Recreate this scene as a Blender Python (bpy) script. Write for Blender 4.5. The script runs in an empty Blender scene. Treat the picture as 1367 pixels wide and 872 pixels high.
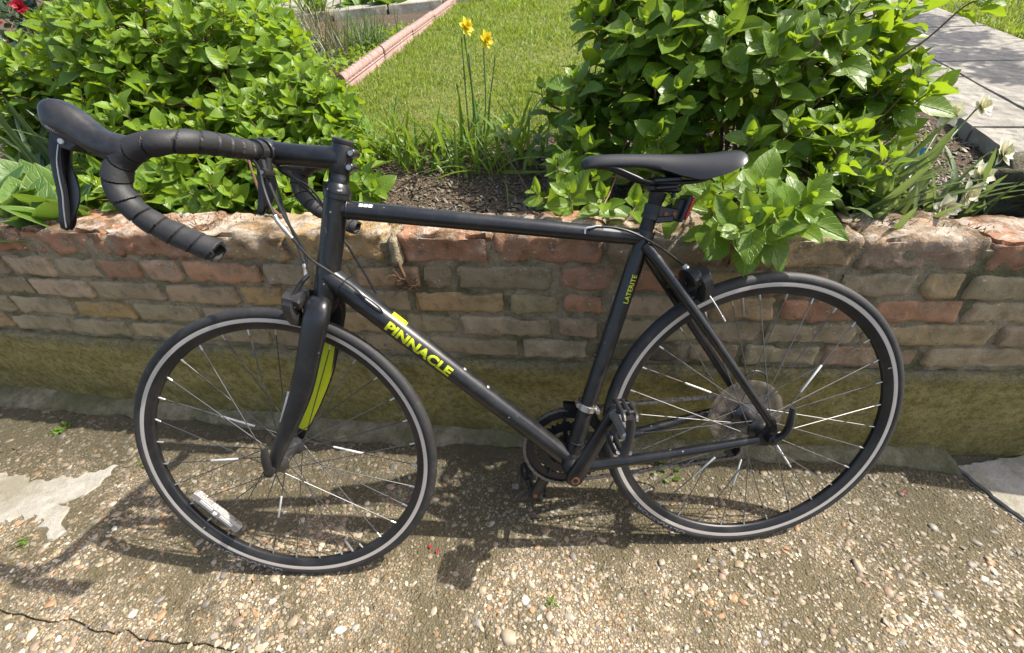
import bpy, bmesh, math, random
import numpy as np
from mathutils import Vector, Matrix, noise as mnoise

sc = bpy.context.scene
COL = sc.collection
rad = math.radians

# ------------------------------------------------------------------ camera
CAM_R = [[0.9972604360557898, -0.07243272697967583, 0.015004090778986744],
         [-0.05328175980127821, -0.5627062171655424, 0.8249380384221138],
         [-0.05130961654792626, -0.8234775122767675, -0.5650239906624952]]   # columns: right, down, forward
CAM_P = Vector((-0.53290615, -0.54534438, 1.0599821))
cam_data = bpy.data.cameras.new('camera')
cam_data.sensor_width = 36.0
cam_data.sensor_fit = 'HORIZONTAL'
cam_data.lens = 566.237 / 1367 * 36.0
cam_data.clip_start = 0.02
cam_data.clip_end = 500
cam = bpy.data.objects.new('camera', cam_data)
COL.objects.link(cam)
mw = Matrix.Identity(4)
for r in range(3):
    mw[r][0] = CAM_R[r][0]; mw[r][1] = -CAM_R[r][1]; mw[r][2] = -CAM_R[r][2]; mw[r][3] = CAM_P[r]
cam.matrix_world = mw
sc.camera = cam

# ------------------------------------------------------------------ light
SUN_EL, SUN_AZ = rad(51), rad(88)
sun_dir = Vector((math.cos(SUN_EL) * math.sin(SUN_AZ), math.cos(SUN_EL) * math.cos(SUN_AZ), math.sin(SUN_EL)))
world = bpy.data.worlds.new("World"); sc.world = world; world.use_nodes = True
wn = world.node_tree.nodes; wl = world.node_tree.links
wn.clear()
sky = wn.new('ShaderNodeTexSky'); sky.sky_type = 'NISHITA'; sky.sun_disc = False
sky.air_density = 1.0; sky.dust_density = 3.6; sky.ozone_density = 0.25
sky.sun_elevation = SUN_EL; sky.sun_rotation = SUN_AZ
bg = wn.new('ShaderNodeBackground'); bg.inputs['Strength'].default_value = 0.145
wo = wn.new('ShaderNodeOutputWorld')
wl.new(sky.outputs[0], bg.inputs['Color']); wl.new(bg.outputs[0], wo.inputs['Surface'])
sd = bpy.data.lights.new('sun', 'SUN'); sd.energy = 4.3; sd.angle = rad(0.53); sd.color = (1.0, 0.95, 0.86)
sun = bpy.data.objects.new('sun', sd); COL.objects.link(sun)
sun.rotation_euler = sun_dir.to_track_quat('Z', 'Y').to_euler(); sun.location = (3, 1, 5)
sc.view_settings.view_transform = 'Standard'; sc.view_settings.look = 'None'
sc.view_settings.gamma = 1.0; sc.view_settings.exposure = 1.02
sc.cycles.max_bounces = 6; sc.cycles.transparent_max_bounces = 8

# ------------------------------------------------------------------ materials
class NT:
    def __init__(s, name):
        s.m = bpy.data.materials.new(name); s.m.use_nodes = True
        s.t = s.m.node_tree; s.n = s.t.nodes; s.l = s.t.links
        s.p = s.n['Principled BSDF']; s.out = s.n['Material Output']
    def new(s, typ, **kw):
        nd = s.n.new(typ)
        for k, v in kw.items():
            setattr(nd, k, v)
        return nd
    def put(s, sock, v):
        if v is None: return
        if hasattr(v, 'is_output') or isinstance(v, bpy.types.NodeSocket): s.l.new(v, sock)
        else:
            if isinstance(v, (tuple, list)) and len(v) == 3 and sock.type == 'RGBA': v = (*v, 1)
            sock.default_value = v
    def coord(s, kind='Object'):
        return s.new('ShaderNodeTexCoord').outputs[kind]
    def pos(s):
        return s.new('ShaderNodeNewGeometry').outputs['Position']
    def noise(s, vec, scale, detail=4, rough=0.6, dist=0.0):
        nd = s.new('ShaderNodeTexNoise'); s.put(nd.inputs['Vector'], vec)
        nd.inputs['Scale'].default_value = scale; nd.inputs['Detail'].default_value = detail
        nd.inputs['Roughness'].default_value = rough; nd.inputs['Distortion'].default_value = dist
        return nd.outputs['Fac']
    def voro(s, vec, scale, feature='F1', out='Distance', rnd=1.0):
        nd = s.new('ShaderNodeTexVoronoi', feature=feature); s.put(nd.inputs['Vector'], vec)
        nd.inputs['Scale'].default_value = scale
        nd.inputs['Randomness'].default_value = rnd
        return nd.outputs[out]
    def ramp(s, fac, stops, interp='LINEAR'):
        nd = s.new('ShaderNodeValToRGB'); s.put(nd.inputs['Fac'], fac)
        cr = nd.color_ramp; cr.interpolation = interp
        while len(cr.elements) < len(stops): cr.elements.new(0.5)
        for e, (p, c) in zip(cr.elements, stops):
            e.position = p
            e.color = (c, c, c, 1) if isinstance(c, (int, float)) else (*c, 1)
        return nd.outputs['Color']
    def mix(s, fac, a, b, blend='MIX'):
        nd = s.new('ShaderNodeMix', data_type='RGBA', blend_type=blend)
        s.put(nd.inputs['Factor'], fac); s.put(nd.inputs['A'], None)
        ia = [i for i in nd.inputs if i.name == 'A' and i.type == 'RGBA'][0]
        ib = [i for i in nd.inputs if i.name == 'B' and i.type == 'RGBA'][0]
        s.put(ia, a); s.put(ib, b)
        return [o for o in nd.outputs if o.type == 'RGBA'][0]
    def math(s, op, a, b=None, c=None):
        nd = s.new('ShaderNodeMath', operation=op)
        s.put(nd.inputs[0], a); s.put(nd.inputs[1], b); s.put(nd.inputs[2], c)
        return nd.outputs[0]
    def bump(s, h, strength=0.3, dist=0.01, normal=None):
        nd = s.new('ShaderNodeBump'); s.put(nd.inputs['Height'], h)
        nd.inputs['Strength'].default_value = strength; nd.inputs['Distance'].default_value = dist
        if normal is not None: s.l.new(normal, nd.inputs['Normal'])
        return nd.outputs['Normal']
    def attr(s, name, out='Color'):
        nd = s.new('ShaderNodeAttribute'); nd.attribute_name = name
        return nd.outputs[out]
    def set(s, base=None, rough=None, metal=None, spec=None, normal=None, **kw):
        i = s.p.inputs
        s.put(i['Base Color'], base); s.put(i['Roughness'], rough); s.put(i['Metallic'], metal)
        s.put(i['Specular IOR Level'], spec)
        if normal is not None: s.l.new(normal, i['Normal'])
        for k, v in kw.items(): s.put(i[k.replace('_', ' ')], v)
        return s.m

def simple(name, base, rough=0.5, metal=0.0, dirt=0.0, dirtcol=(0.16, 0.14, 0.11), scale=40, bump=0.0, spec=0.5, rvar=0.12):
    t = NT(name); co = t.coord()
    n = t.noise(co, scale, 5, 0.65)
    b = t.mix(t.math('MULTIPLY', n, 0.5), base, tuple(c * 0.7 for c in base))
    if dirt:
        d = t.ramp(t.noise(co, scale * 0.35, 6, 0.7), [(0.45, 0.0), (0.75, dirt)])
        b = t.mix(d, b, dirtcol)
    r = t.math('ADD', t.math('MULTIPLY', t.noise(co, scale * 0.6, 4), rvar), rough - rvar / 2)
    nm = t.bump(t.noise(co, scale * 6, 3), bump, 0.002) if bump else None
    return t.set(b, r, metal, spec, nm)

M = {}
# frame paint: satin black with scuffs and dust
t = NT('satin_black_paint'); co = t.coord()
mp = t.new('ShaderNodeMapping'); t.l.new(co, mp.inputs['Vector']); mp.inputs['Scale'].default_value = (34, 60, 70)
sc1 = t.ramp(t.noise(mp.outputs[0], 1.0, 8, 0.8), [(0.66, 0.0), (0.71, 0.55)])
chips = t.math('MULTIPLY', t.ramp(t.voro(co, 46), [(0.05, 1), (0.12, 0)]), t.ramp(t.noise(co, 12, 3), [(0.55, 0), (0.60, 0.8)]))
dn = t.noise(co, 7, 7, 0.75); du = t.ramp(dn, [(0.48, 0.0), (0.75, 0.20)])
b = t.mix(du, (0.0085, 0.009, 0.0100), (0.13, 0.12, 0.11)); b = t.mix(sc1, b, (0.17, 0.17, 0.17)); b = t.mix(chips, b, (0.35, 0.35, 0.34))
t.set(b, t.math('ADD', t.math('MULTIPLY', dn, 0.42), 0.10), 0.0, 0.55, t.bump(t.noise(co, 400, 2), 0.04, 0.001))
M['paint'] = t.m
M['black_metal'] = simple('black_anodised_metal', (0.02, 0.02, 0.022), 0.36, 0.35, 0.12)
M['black_plastic'] = simple('black_plastic', (0.016, 0.016, 0.017), 0.42, 0, 0.12)
M['hood'] = simple('hood_rubber', (0.013, 0.013, 0.014), 0.36, 0, 0.32, (0.13, 0.12, 0.11), 60, 0.08)
M['tape'] = simple('handlebar_tape_foam', (0.016, 0.016, 0.0165), 0.62, 0, 0.2, (0.09, 0.085, 0.08), 35, 0.25)
M['saddle'] = simple('saddle_vinyl', (0.013, 0.013, 0.0145), 0.36, 0, 0.08, (0.10, 0.10, 0.10), 25, 0.06)
M['silver'] = simple('polished_aluminium', (0.62, 0.61, 0.59), 0.3, 0.9, 0.15)
M['steel'] = simple('dull_steel', (0.42, 0.41, 0.39), 0.38, 0.85, 0.3, (0.12, 0.1, 0.08))
M['chain'] = simple('oily_chain_steel', (0.19, 0.18, 0.17), 0.38, 0.6, 0.3, (0.03, 0.025, 0.02), 90)
M['spoke'] = simple('spoke_steel', (0.07, 0.07, 0.073), 0.36, 0.5, 0.1)
M['hub'] = simple('worn_black_hub', (0.07, 0.07, 0.072), 0.34, 0.6, 0.25)
M['spoke_bright'] = simple('bright_spoke_steel', (0.15, 0.15, 0.15), 0.38, 0.6, 0.1)
M['track'] = simple('brake_track', (0.62, 0.59, 0.56), 0.32, 0.5, 0.3, (0.34, 0.29, 0.25), 12)
M['rim'] = simple('black_rim', (0.016, 0.016, 0.017), 0.36, 0.2, 0.35, (0.10, 0.09, 0.08), 20)
M['lime'] = simple('lime_paint', (0.50, 0.56, 0.012), 0.4, 0, 0.12, (0.2, 0.2, 0.05), 60)
M['white'] = simple('white_reflective_plastic', (0.62, 0.62, 0.60), 0.4, 0, 0.3, (0.3, 0.28, 0.25))
M['grey_print'] = simple('pale_grey_print', (0.22, 0.22, 0.22), 0.6, 0, 0.3, (0.06, 0.06, 0.06), 90)
M['rust'] = simple('rusty_bolt', (0.24, 0.09, 0.04), 0.7, 0.3, 0.3, (0.08, 0.03, 0.02), 200)
t = NT('tyre_rubber'); co = t.coord()
d = t.ramp(t.noise(co, 7, 7, 0.75), [(0.35, 0.05), (0.75, 0.5)])
b = t.mix(d, (0.011, 0.011, 0.0115), (0.060, 0.057, 0.053))
b = t.mix(t.ramp(t.noise(co, 60, 6, 0.8), [(0.55, 0), (0.8, 0.4)]), b, (0.16, 0.145, 0.12))
t.set(b, 0.62, 0, 0.4, t.bump(t.noise(co, 260, 3), 0.15, 0.001)); M['tyre'] = t.m
t = NT('red_reflector_plastic'); t.set((0.45, 0.008, 0.01), 0.15, 0, 0.6, t.bump(t.voro(t.coord(), 300), 0.5, 0.002)); M['red'] = t.m
t = NT('clear_reflector_plastic')
v = t.voro(t.coord(), 420)
t.set(t.mix(t.noise(t.coord(), 30, 3), (0.34, 0.32, 0.30), (0.20, 0.18, 0.165)), 0.2, 0.15, 0.6, t.bump(v, 0.6, 0.002)); M['clear'] = t.m
t = NT('yellowed_clear_disc')
t.set(t.mix(t.ramp(t.noise(t.coord(), 40, 6, 0.7), [(0.35, 0), (0.75, 1)]), (0.27, 0.23, 0.19), (0.09, 0.07, 0.05)), 0.4, 0, 0.4, Alpha=0.42); M['disc'] = t.m

# ------------------------------------------------------------------ mesh builder
class MB:
    def __init__(s): s.v = []; s.f = []; s.mi = []; s.n = 0
    def add(s, verts, faces, mi=0):
        verts = np.asarray(verts, float).reshape(-1, 3)
        s.v.append(verts); o = s.n; s.n += len(verts)
        for f in faces:
            s.f.append(tuple(i + o for i in f)); s.mi.append(mi)
    def loft(s, rings, mi=0, cap=True, closed=False):
        rings = [np.asarray(r, float) for r in rings]; k = len(rings[0]); nr = len(rings)
        F = []
        rr = nr if closed else nr - 1
        for a in range(rr):
            b = (a + 1) % nr
            for i in range(k):
                j = (i + 1) % k
                F.append((a * k + i, a * k + j, b * k + j, b * k + i))
        if cap and not closed:
            F.append(tuple(reversed(range(k)))); F.append(tuple(range((nr - 1) * k, nr * k)))
        s.add(np.concatenate(rings), F, mi)
    def tube(s, pts, r, seg=12, mi=0, smooth=0, ratio=1.0, up=(0, 0, 1), cap=True):
        pts = np.asarray(pts, float)
        r = np.asarray(r if hasattr(r, '__len__') else [r] * len(pts), float)
        if smooth:
            pts, r = spline(pts, smooth), spline(r[:, None], smooth)[:, 0]
        d = np.gradient(pts, axis=0); d /= np.linalg.norm(d, axis=1)[:, None] + 1e-12
        up = np.asarray(up, float); rings = []
        n = up - d[0] * (up @ d[0])
        if np.linalg.norm(n) < 1e-3: up = np.array([1.0, 0.2, 0.1]); n = up - d[0] * (up @ d[0])
        n /= np.linalg.norm(n)
        th = np.arange(seg) * 2 * np.pi / seg
        for p, dd, q in zip(pts, d, r):
            n = n - dd * (n @ dd); n /= np.linalg.norm(n) + 1e-12
            b = np.cross(dd, n)
            rings.append(p + q * (np.outer(np.cos(th), n) * ratio + np.outer(np.sin(th), b)))
        s.loft(rings, mi, cap)
    def box(s, c, size, mi=0, rot=None, bev=0.0):
        c = np.asarray(c, float); h = np.asarray(size, float) / 2
        if bev:
            b = bev
            xs = []
            rings = []
            for z, k in ((-h[2], b), (-h[2] + b, 0), (h[2] - b, 0), (h[2], b)):
                x, y = h[0] - k, h[1] - k; e = b
                rings.append([(x - e, -y, z), (x, -y + e, z), (x, y - e, z), (x - e, y, z), (-x + e, y, z), (-x, y - e, z), (-x, -y + e, z), (-x + e, -y, z)])
            R = np.asarray(rings)
            if rot is not None: R = R @ np.asarray(rot).T
            s.loft(list(R + c), mi); return
        v = np.array([(x, y, z) for x in (-1, 1) for y in (-1, 1) for z in (-1, 1)], float) * h
        if rot is not None: v = v @ np.asarray(rot).T
        s.add(v + c, [(0, 1, 3, 2), (4, 6, 7, 5), (0, 4, 5, 1), (2, 3, 7, 6), (0, 2, 6, 4), (1, 5, 7, 3)], mi)
    def revolve(s, prof, center, axis, seg=48, mi=0, closed=False, cap=True, mis=None):
        """prof: (radius, height along axis) pairs, revolved about axis at center"""
        axis = np.asarray(axis, float); axis /= np.linalg.norm(axis)
        u = np.cross(axis, [0.3, 0.5, 0.81]); u /= np.linalg.norm(u); w = np.cross(axis, u)
        th = np.arange(seg) * 2 * np.pi / seg
        rings = [np.asarray(center) + axis * h + r * (np.outer(np.cos(th), u) + np.outer(np.sin(th), w)) for r, h in prof]
        k = seg; nr = len(rings); F = []; mm = []
        for a in range(nr if closed else nr - 1):
            b = (a + 1) % nr
            for i in range(k):
                j = (i + 1) % k
                F.append((a * k + i, a * k + j, b * k + j, b * k + i)); mm.append(mis[a] if mis else mi)
        if cap and not closed:
            F.append(tuple(reversed(range(k)))); F.append(tuple(range((nr - 1) * k, nr * k))); mm += [mi, mi]
        o = len(s.mi)
        s.add(np.concatenate(rings), F, mi); s.mi[o:] = mm
    def mesh(s, name, mats, sharp=38, smooth=True):
        me = bpy.data.meshes.new(name)
        me.from_pydata(np.concatenate(s.v).tolist(), [], s.f)
        for m in (mats if isinstance(mats, (list, tuple)) else [mats]): me.materials.append(m)
        me.polygons.foreach_set('material_index', s.mi)
        bm = bmesh.new(); bm.from_mesh(me); bmesh.ops.recalc_face_normals(bm, faces=bm.faces); bm.to_mesh(me); bm.free()
        if smooth:
            me.shade_smooth(); me.set_sharp_from_angle(angle=rad(sharp))
        return me
    def obj(s, name, mats, parent=None, sharp=38, smooth=True):
        return link(name, s.mesh(name, mats, sharp, smooth), parent)

def spline(p, n):
    """Catmull-Rom, n samples per span"""
    p = np.asarray(p, float); q = np.vstack([2 * p[0] - p[1], p, 2 * p[-1] - p[-2]]); out = []
    for i in range(1, len(q) - 2):
        for k in range(n):
            u = k / n; a, b, c, d = q[i - 1], q[i], q[i + 1], q[i + 2]
            out.append(0.5 * (2 * b + (c - a) * u + (2 * a - 5 * b + 4 * c - d) * u * u + (3 * b - a - 3 * c + d) * u ** 3))
    out.append(p[-1]); return np.array(out)

def link(name, data, parent=None):
    o = bpy.data.objects.new(name, data); COL.objects.link(o)
    if parent is not None: o.parent = parent
    return o
def tag(o, label=None, cat=None, group=None, kind=None):
    if label: o['label'] = label
    if cat: o['category'] = cat
    if group: o['group'] = group
    if kind: o['kind'] = kind
    return o
def thing(name, label, cat, loc=(0, 0, 0), rotz=0.0, group=None):
    o = link(name, None); o.location = loc; o.rotation_euler = (0, 0, rotz); o.empty_display_size = 0.05
    return tag(o, label, cat, group)
def np_mesh(name, V, F, mats, attrs=None, smooth=True):
    """fast big mesh: V (n,3), F (m,k) int"""
    V = np.asarray(V, np.float32); F = np.asarray(F, np.int32); k = F.shape[1]
    me = bpy.data.meshes.new(name)
    me.vertices.add(len(V)); me.vertices.foreach_set('co', V.ravel())
    me.loops.add(F.size); me.loops.foreach_set('vertex_index', F.ravel())
    me.polygons.add(len(F)); me.polygons.foreach_set('loop_start', np.arange(0, F.size, k, dtype=np.int32))
    me.polygons.foreach_set('loop_total', np.full(len(F), k, np.int32))
    me.update(calc_edges=True)
    for m in (mats if isinstance(mats, (list, tuple)) else [mats]): me.materials.append(m)
    for nm, arr in (attrs or {}).items():
        if nm == 'UVMap':
            uv = me.uv_layers.new(name='UVMap'); uv.data.foreach_set('uv', np.asarray(arr, np.float32)[F.ravel()].ravel())
        else:
            arr = np.asarray(arr, np.float32)
            if arr.ndim == 1:
                a = me.attributes.new(nm, 'FLOAT', 'POINT'); a.data.foreach_set('value', arr)
            else:
                a = me.attributes.new(nm, 'FLOAT_COLOR', 'POINT')
                a.data.foreach_set('color', np.hstack([arr, np.ones((len(arr), 1))]).astype(np.float32).ravel())
    if smooth: me.shade_smooth()
    me.validate()
    return me
# =================================================================== bicycle
# bike axes: X rearward along the bike, Y up in the plane of the bike, Z out of its left side; hub of the rear wheel at 0
BW = np.array([[0.9999925, -4.176e-05, -0.0038703], [-0.0037089, 0.2756374, -0.9612545], [0.0011069, 0.9612617, 0.2756351]])
OFF = np.array([0.52, 0.0, 0.336])
def T3(P):
    P = np.asarray(P, float); return np.stack([P[..., 0], -P[..., 2], P[..., 1]], -1)
def bk(P): return T3(P) + OFF
WB, STEER, HA = 1.03758, -0.07173, rad(72.5)
AX = np.array([math.cos(HA), math.sin(HA), 0]); AN = np.array([-math.sin(HA), math.cos(HA), 0])
A0 = np.array([-WB, 0, 0]) - 0.045 * AN
def rod(v):
    a = np.linalg.norm(v); k = v / a; K = np.array([[0, -k[2], k[1]], [k[2], 0, -k[0]], [-k[1], k[0], 0]])
    return np.eye(3) + math.sin(a) * K + (1 - math.cos(a)) * K @ K
RS = rod(AX * STEER)
def fk(P): return bk((np.asarray(P, float) - A0) @ RS.T + A0)
def fkb(P):                                                   # the bar is twisted a little in the stem, its right side further back
    P = np.array(P, float); P[..., 0] += 0.033 * np.clip(-(P[..., 2] + 0.03) / 0.18, 0, 1.1); return fk(P)
def ax(y):                                                    # point on the steering axis at height y
    return A0 + AX * (y - A0[1]) / AX[1]

bike = thing('bicycle', 'matt black drop bar road bicycle leaning against the low brick wall', 'bicycle')
m4 = Matrix.Identity(4)
tr = BW @ np.array([-0.52, 0, 0])
for i in range(3):
    m4[i][0] = BW[i][0]; m4[i][1] = -BW[i][2]; m4[i][2] = BW[i][1]; m4[i][3] = tr[i]
bike.matrix_world = m4

# ---- frame
fb = MB()
def ftube(a, b, ra, rb, seg=24, ratio=1.0, up=(0, 0, 1), n=8):
    a, b = np.asarray(a, float), np.asarray(b, float)
    u = np.linspace(0, 1, n)[:, None]; fb.tube(bk(a + (b - a) * u), np.linspace(ra, rb, n), seg, 0, 0, ratio, up)
h0, h1 = ax(0.343), ax(0.540)
fb.tube(bk(np.array([ax(y) for y in (0.343, 0.350, 0.351, 0.38, 0.45, 0.53, 0.531, 0.540)])), [0.0245, 0.0245, 0.0232, 0.0222, 0.0215, 0.0218, 0.0236, 0.0236], 32)
DTA, DTB = np.array([-0.868, 0.392, 0]), np.array([-0.411, -0.065, 0])
ftube(DTA, DTB, 0.0225, 0.0212, 32)
ftube((-0.829, 0.512, 0), (-0.258, 0.4205, 0), 0.0170, 0.0152, 28)
BB = np.array([-0.409, -0.066, 0]); STT = np.array([-0.2525, 0.434, 0])
ftube(BB, STT, 0.0175, 0.0165, 28)
ftube((STT * 0.97 + BB * 0.03), STT, 0.0188, 0.0188, 28)
fb.tube(bk([BB + [0, 0, -0.036], BB + [0, 0, -0.0355], BB + [0, 0, 0.0355], BB + [0, 0, 0.036]]), [0.0215, 0.022, 0.022, 0.0215], 32)
for s in (1, -1):
    fb.tube(bk([(-0.257, 0.408, 0.012 * s), (-0.235, 0.377, 0.026 * s), (-0.19, 0.312, 0.040 * s), (-0.10, 0.181, 0.055 * s), (-0.012, 0.050, 0.066 * s), (0.0, 0.030, 0.067 * s)]),
            [0.0115, 0.0108, 0.0100, 0.0092, 0.0085, 0.008], 16, 0, 5)
    fb.tube(bk([(-0.40, -0.066, 0.026 * s), (-0.36, -0.061, 0.036 * s), (-0.25, -0.044, 0.047 * s), (-0.12, -0.022, 0.059 * s), (-0.022, -0.005, 0.067 * s)]),
            [0.0135, 0.0128, 0.0112, 0.0100, 0.0085], 16, 0, 5)
    # dropout plate
    out = np.array([(-0.030, -0.012), (-0.026, 0.006), (-0.010, 0.020), (-0.008, 0.044), (0.006, 0.042), (0.014, 0.018), (0.018, -0.004), (0.012, -0.016), (-0.004, -0.020), (-0.020, -0.018)])
    fb.loft([bk(np.column_stack([out, np.full(10, z * s)])) for z in (0.064, 0.070)])
fb.tube(bk([(-0.192, 0.316, -0.036), (-0.188, 0.322, 0), (-0.192, 0.316, 0.036)]), 0.0075, 12, 0, 4)       # brake bridge
fb.tube(bk([(-0.352, -0.060, -0.034), (-0.352, -0.060, 0.034)]), 0.0065, 10)
# cable port blisters on the down tube and top tube
dtd = (DTB - DTA) / np.linalg.norm(DTB - DTA); dtn = np.array([-dtd[1], dtd[0], 0]) * -1
if dtn[1] < 0: dtn = -dtn
def dtp(s, phi, r):
    return DTA + dtd * s + r * (math.cos(phi) * np.array([0, 0, 1]) + math.sin(phi) * dtn)
for sgn in (1, -1):
    ph = rad(38) if sgn > 0 else math.pi - rad(38)
    fb.tube(bk([dtp(s, ph, q) for s, q in ((0.060, 0.0205), (0.075, 0.0222), (0.10, 0.0225), (0.118, 0.0222), (0.126, 0.0205))]), [0.003, 0.0055, 0.0068, 0.0060, 0.002], 12, 0, 4, 0.8)
def bead(c, axis, r, nrm=None):
    axis = np.asarray(axis, float); axis /= np.linalg.norm(axis); u = np.cross(axis, [0.0, 0.0, 1.0]); u /= np.linalg.norm(u); w = np.cross(axis, u)
    a = np.linspace(0, 2 * np.pi, 73); rr = 0.0013 + 0.0003 * np.sin(a * 34)
    fb.tube(bk(np.asarray(c) + r * (np.outer(np.cos(a), u) + np.outer(np.sin(a), w))), rr, 8, 0, 0, 1.0, (0, 0, 1), False)
ttv = np.array([0.571, -0.0915, 0.0]); bead(np.array([-0.829, 0.512, 0]) + ttv / np.linalg.norm(ttv) * 0.0235, ttv, 0.0170)
bead(DTA + (DTB - DTA) / np.linalg.norm(DTB - DTA) * 0.034, DTB - DTA, 0.0226)
bead(STT - (STT - BB) / np.linalg.norm(STT - BB) * 0.475, STT - BB, 0.0178)
frame = fb.obj('frame', [M['paint']], bike)
for s, ph in ((0.325, rad(68)), (0.388, rad(68))):
    bb_ = MB(); a = dtp(s, ph, 0.0205); b = dtp(s, ph, 0.0245); bb_.tube(bk([a, (a * 0.1 + b * 0.9), b]), [0.004, 0.0038, 0.002], 10); bb_.obj('boss_bolt', [M['steel']], frame)
for y in (0.0778, 0.1785):
    bb_ = MB(); p = BB + (STT - BB) * ((y + 0.066) / (STT[1] - BB[1])) + np.array([-0.016, 0.005, 0.0])
    bb_.tube(bk([p, p + np.array([-0.0055, 0.0017, 0])]), 0.0042, 10); bb_.obj('boss_bolt', [M['black_metal']], frame)

# ---- lettering wrapped on the tubes
def text_mesh(s, size, bold, width=1.0):
    cu = bpy.data.curves.new('text', 'FONT'); cu.body = s; cu.size = size; cu.offset = bold; cu.resolution_u = 3
    cu.space_character = 1.02
    o = bpy.data.objects.new('text', cu); COL.objects.link(o)
    dg = bpy.context.evaluated_depsgraph_get(); dg.update()
    me = bpy.data.meshes.new_from_object(o.evaluated_get(dg))
    bpy.data.objects.remove(o)
    bm = bmesh.new(); bm.from_mesh(me)
    bmesh.ops.remove_doubles(bm, verts=bm.verts, dist=1e-5)
    xs = [v.co.x for v in bm.verts]; ys = [v.co.y for v in bm.verts]
    y0, y1 = min(ys), max(ys); x0, x1 = min(xs), max(xs)
    for v in bm.verts: v.co = ((v.co.x - x0) / (x1 - x0), (v.co.y - y0) / (y1 - y0), 0)
    for k in range(1, 8):
        bmesh.ops.bisect_plane(bm, geom=bm.verts[:] + bm.edges[:] + bm.faces[:], plane_co=(0, k / 8, 0), plane_no=(0, 1, 0))
    for k in range(1, 40):
        bmesh.ops.bisect_plane(bm, geom=bm.verts[:] + bm.edges[:] + bm.faces[:], plane_co=(k / 40, 0, 0), plane_no=(1, 0, 0))
    return bm
def wrap(bm, name, fn, mat, parent):
    for v in bm.verts: v.co = Vector(fn(v.co.x, v.co.y))
    me = bpy.data.meshes.new(name); bm.to_mesh(me); bm.free(); me.materials.append(mat); me.shade_smooth()
    return link(name, me, parent)
def dt_r(s): return 0.0225 + (0.0212 - 0.0225) * s / 0.646 + 0.0004
wrap(text_mesh('PINNACLE', 0.03, 0.0013), 'frame_lettering', lambda x, y: bk(dtp(0.146 + 0.160 * x, rad(-29 + 57 * y), dt_r(0.146 + 0.160 * x))), M['lime'], frame)
def patch(fn, nu, nv, name, mat, parent):
    b = MB(); V = [fn(i / nu, j / nv) for i in range(nu + 1) for j in range(nv + 1)]
    b.add(V, [(i * (nv + 1) + j, (i + 1) * (nv + 1) + j, (i + 1) * (nv + 1) + j + 1, i * (nv + 1) + j + 1) for i in range(nu) for j in range(nv)])
    return b.obj(name, [mat], parent)
patch(lambda x, y: bk(dtp(0.141 + 0.031 * x, rad(53 + 42 * y), dt_r(0.15))), 6, 10, 'lime_flash', M['lime'], frame)
patch(lambda x, y: bk(dtp(0.174 + 0.0016 * x, rad(50 + 45 * y), dt_r(0.17))), 1, 10, 'lime_flash', M['lime'], frame)
std = (STT - BB) / np.linalg.norm(STT - BB); stn = np.array([std[1], -std[0], 0])
def stp(s, phi, r): return BB + std * s + r * (math.cos(phi) * np.array([0, 0, 1]) + math.sin(phi) * stn)
wrap(text_mesh('LATERITE', 0.03, 0.0004), 'model_lettering', lambda x, y: bk(stp(0.381 + 0.058 * x, rad(24 - 34 * y), 0.0172)), M['lime'], frame)
ttA, ttB = np.array([-0.829, 0.512, 0]), np.array([-0.258, 0.4205, 0]); ttd = (ttB - ttA) / np.linalg.norm(ttB - ttA); ttn = np.array([-ttd[1], ttd[0], 0])
def ttp(s, phi, r): return ttA + ttd * s + r * (math.cos(phi) * np.array([0, 0, 1]) + math.sin(phi) * ttn)
for k in range(3):
    patch(lambda x, y: bk(ttp(0.046 + 0.0085 * k + 0.0072 * x, rad(32 + 24 * y), 0.0172)), 2, 4, 'frame_sticker', M['white'], frame)
patch(lambda x, y: bk(ttp(0.497 + 0.035 * x, rad(28 + 30 * y * (1 - 0.7 * x)), 0.0158)), 8, 4, 'scuffed_patch', M['grey_print'], frame)
patch(lambda x, y: bk(stp(0.395 + 0.05 * x, rad(70 + 12 * y), 0.0172)), 3, 2, 'frame_sticker', M['grey_print'], frame)

# ---- headset, stem
hb = MB()
hb.tube(bk([ax(y) for y in (0.540, 0.5405, 0.5440, 0.556, 0.5565, 0.566, 0.5665, 0.575)]), [0.0236, 0.0245, 0.0245, 0.0182, 0.0176, 0.0176, 0.0172, 0.0172], 32)
headset = hb.obj('headset', [M['paint']], bike)
b = MB(); p = ax(0.5425); b.box(fk(p + np.array([0.012, 0, 0.021])), (0.010, 0.0015, 0.003)); b.obj('headset_label', [M['white']], headset)
CL = np.array([-0.930, 0.6145, 0])
sb = MB()
sb.tube(fk([ax(y) for y in (0.572, 0.574, 0.592, 0.596, 0.605, 0.616, 0.619)]), [0.0175, 0.0185, 0.0190, 0.0192, 0.0190, 0.0188, 0.0178], 32)
s0 = ax(0.596); sdir = CL - s0
sb.tube(fk([s0 + sdir * u for u in (0.0, 0.12, 0.5, 0.85, 0.97)]), [0.0205, 0.0200, 0.0190, 0.0195, 0.0215], 24, 0, 4)
sb.tube(fk([CL + [0, 0, z] for z in (-0.024, -0.023, 0.023, 0.024)]), [0.0205, 0.0215, 0.0215, 0.0205], 28)
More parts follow.
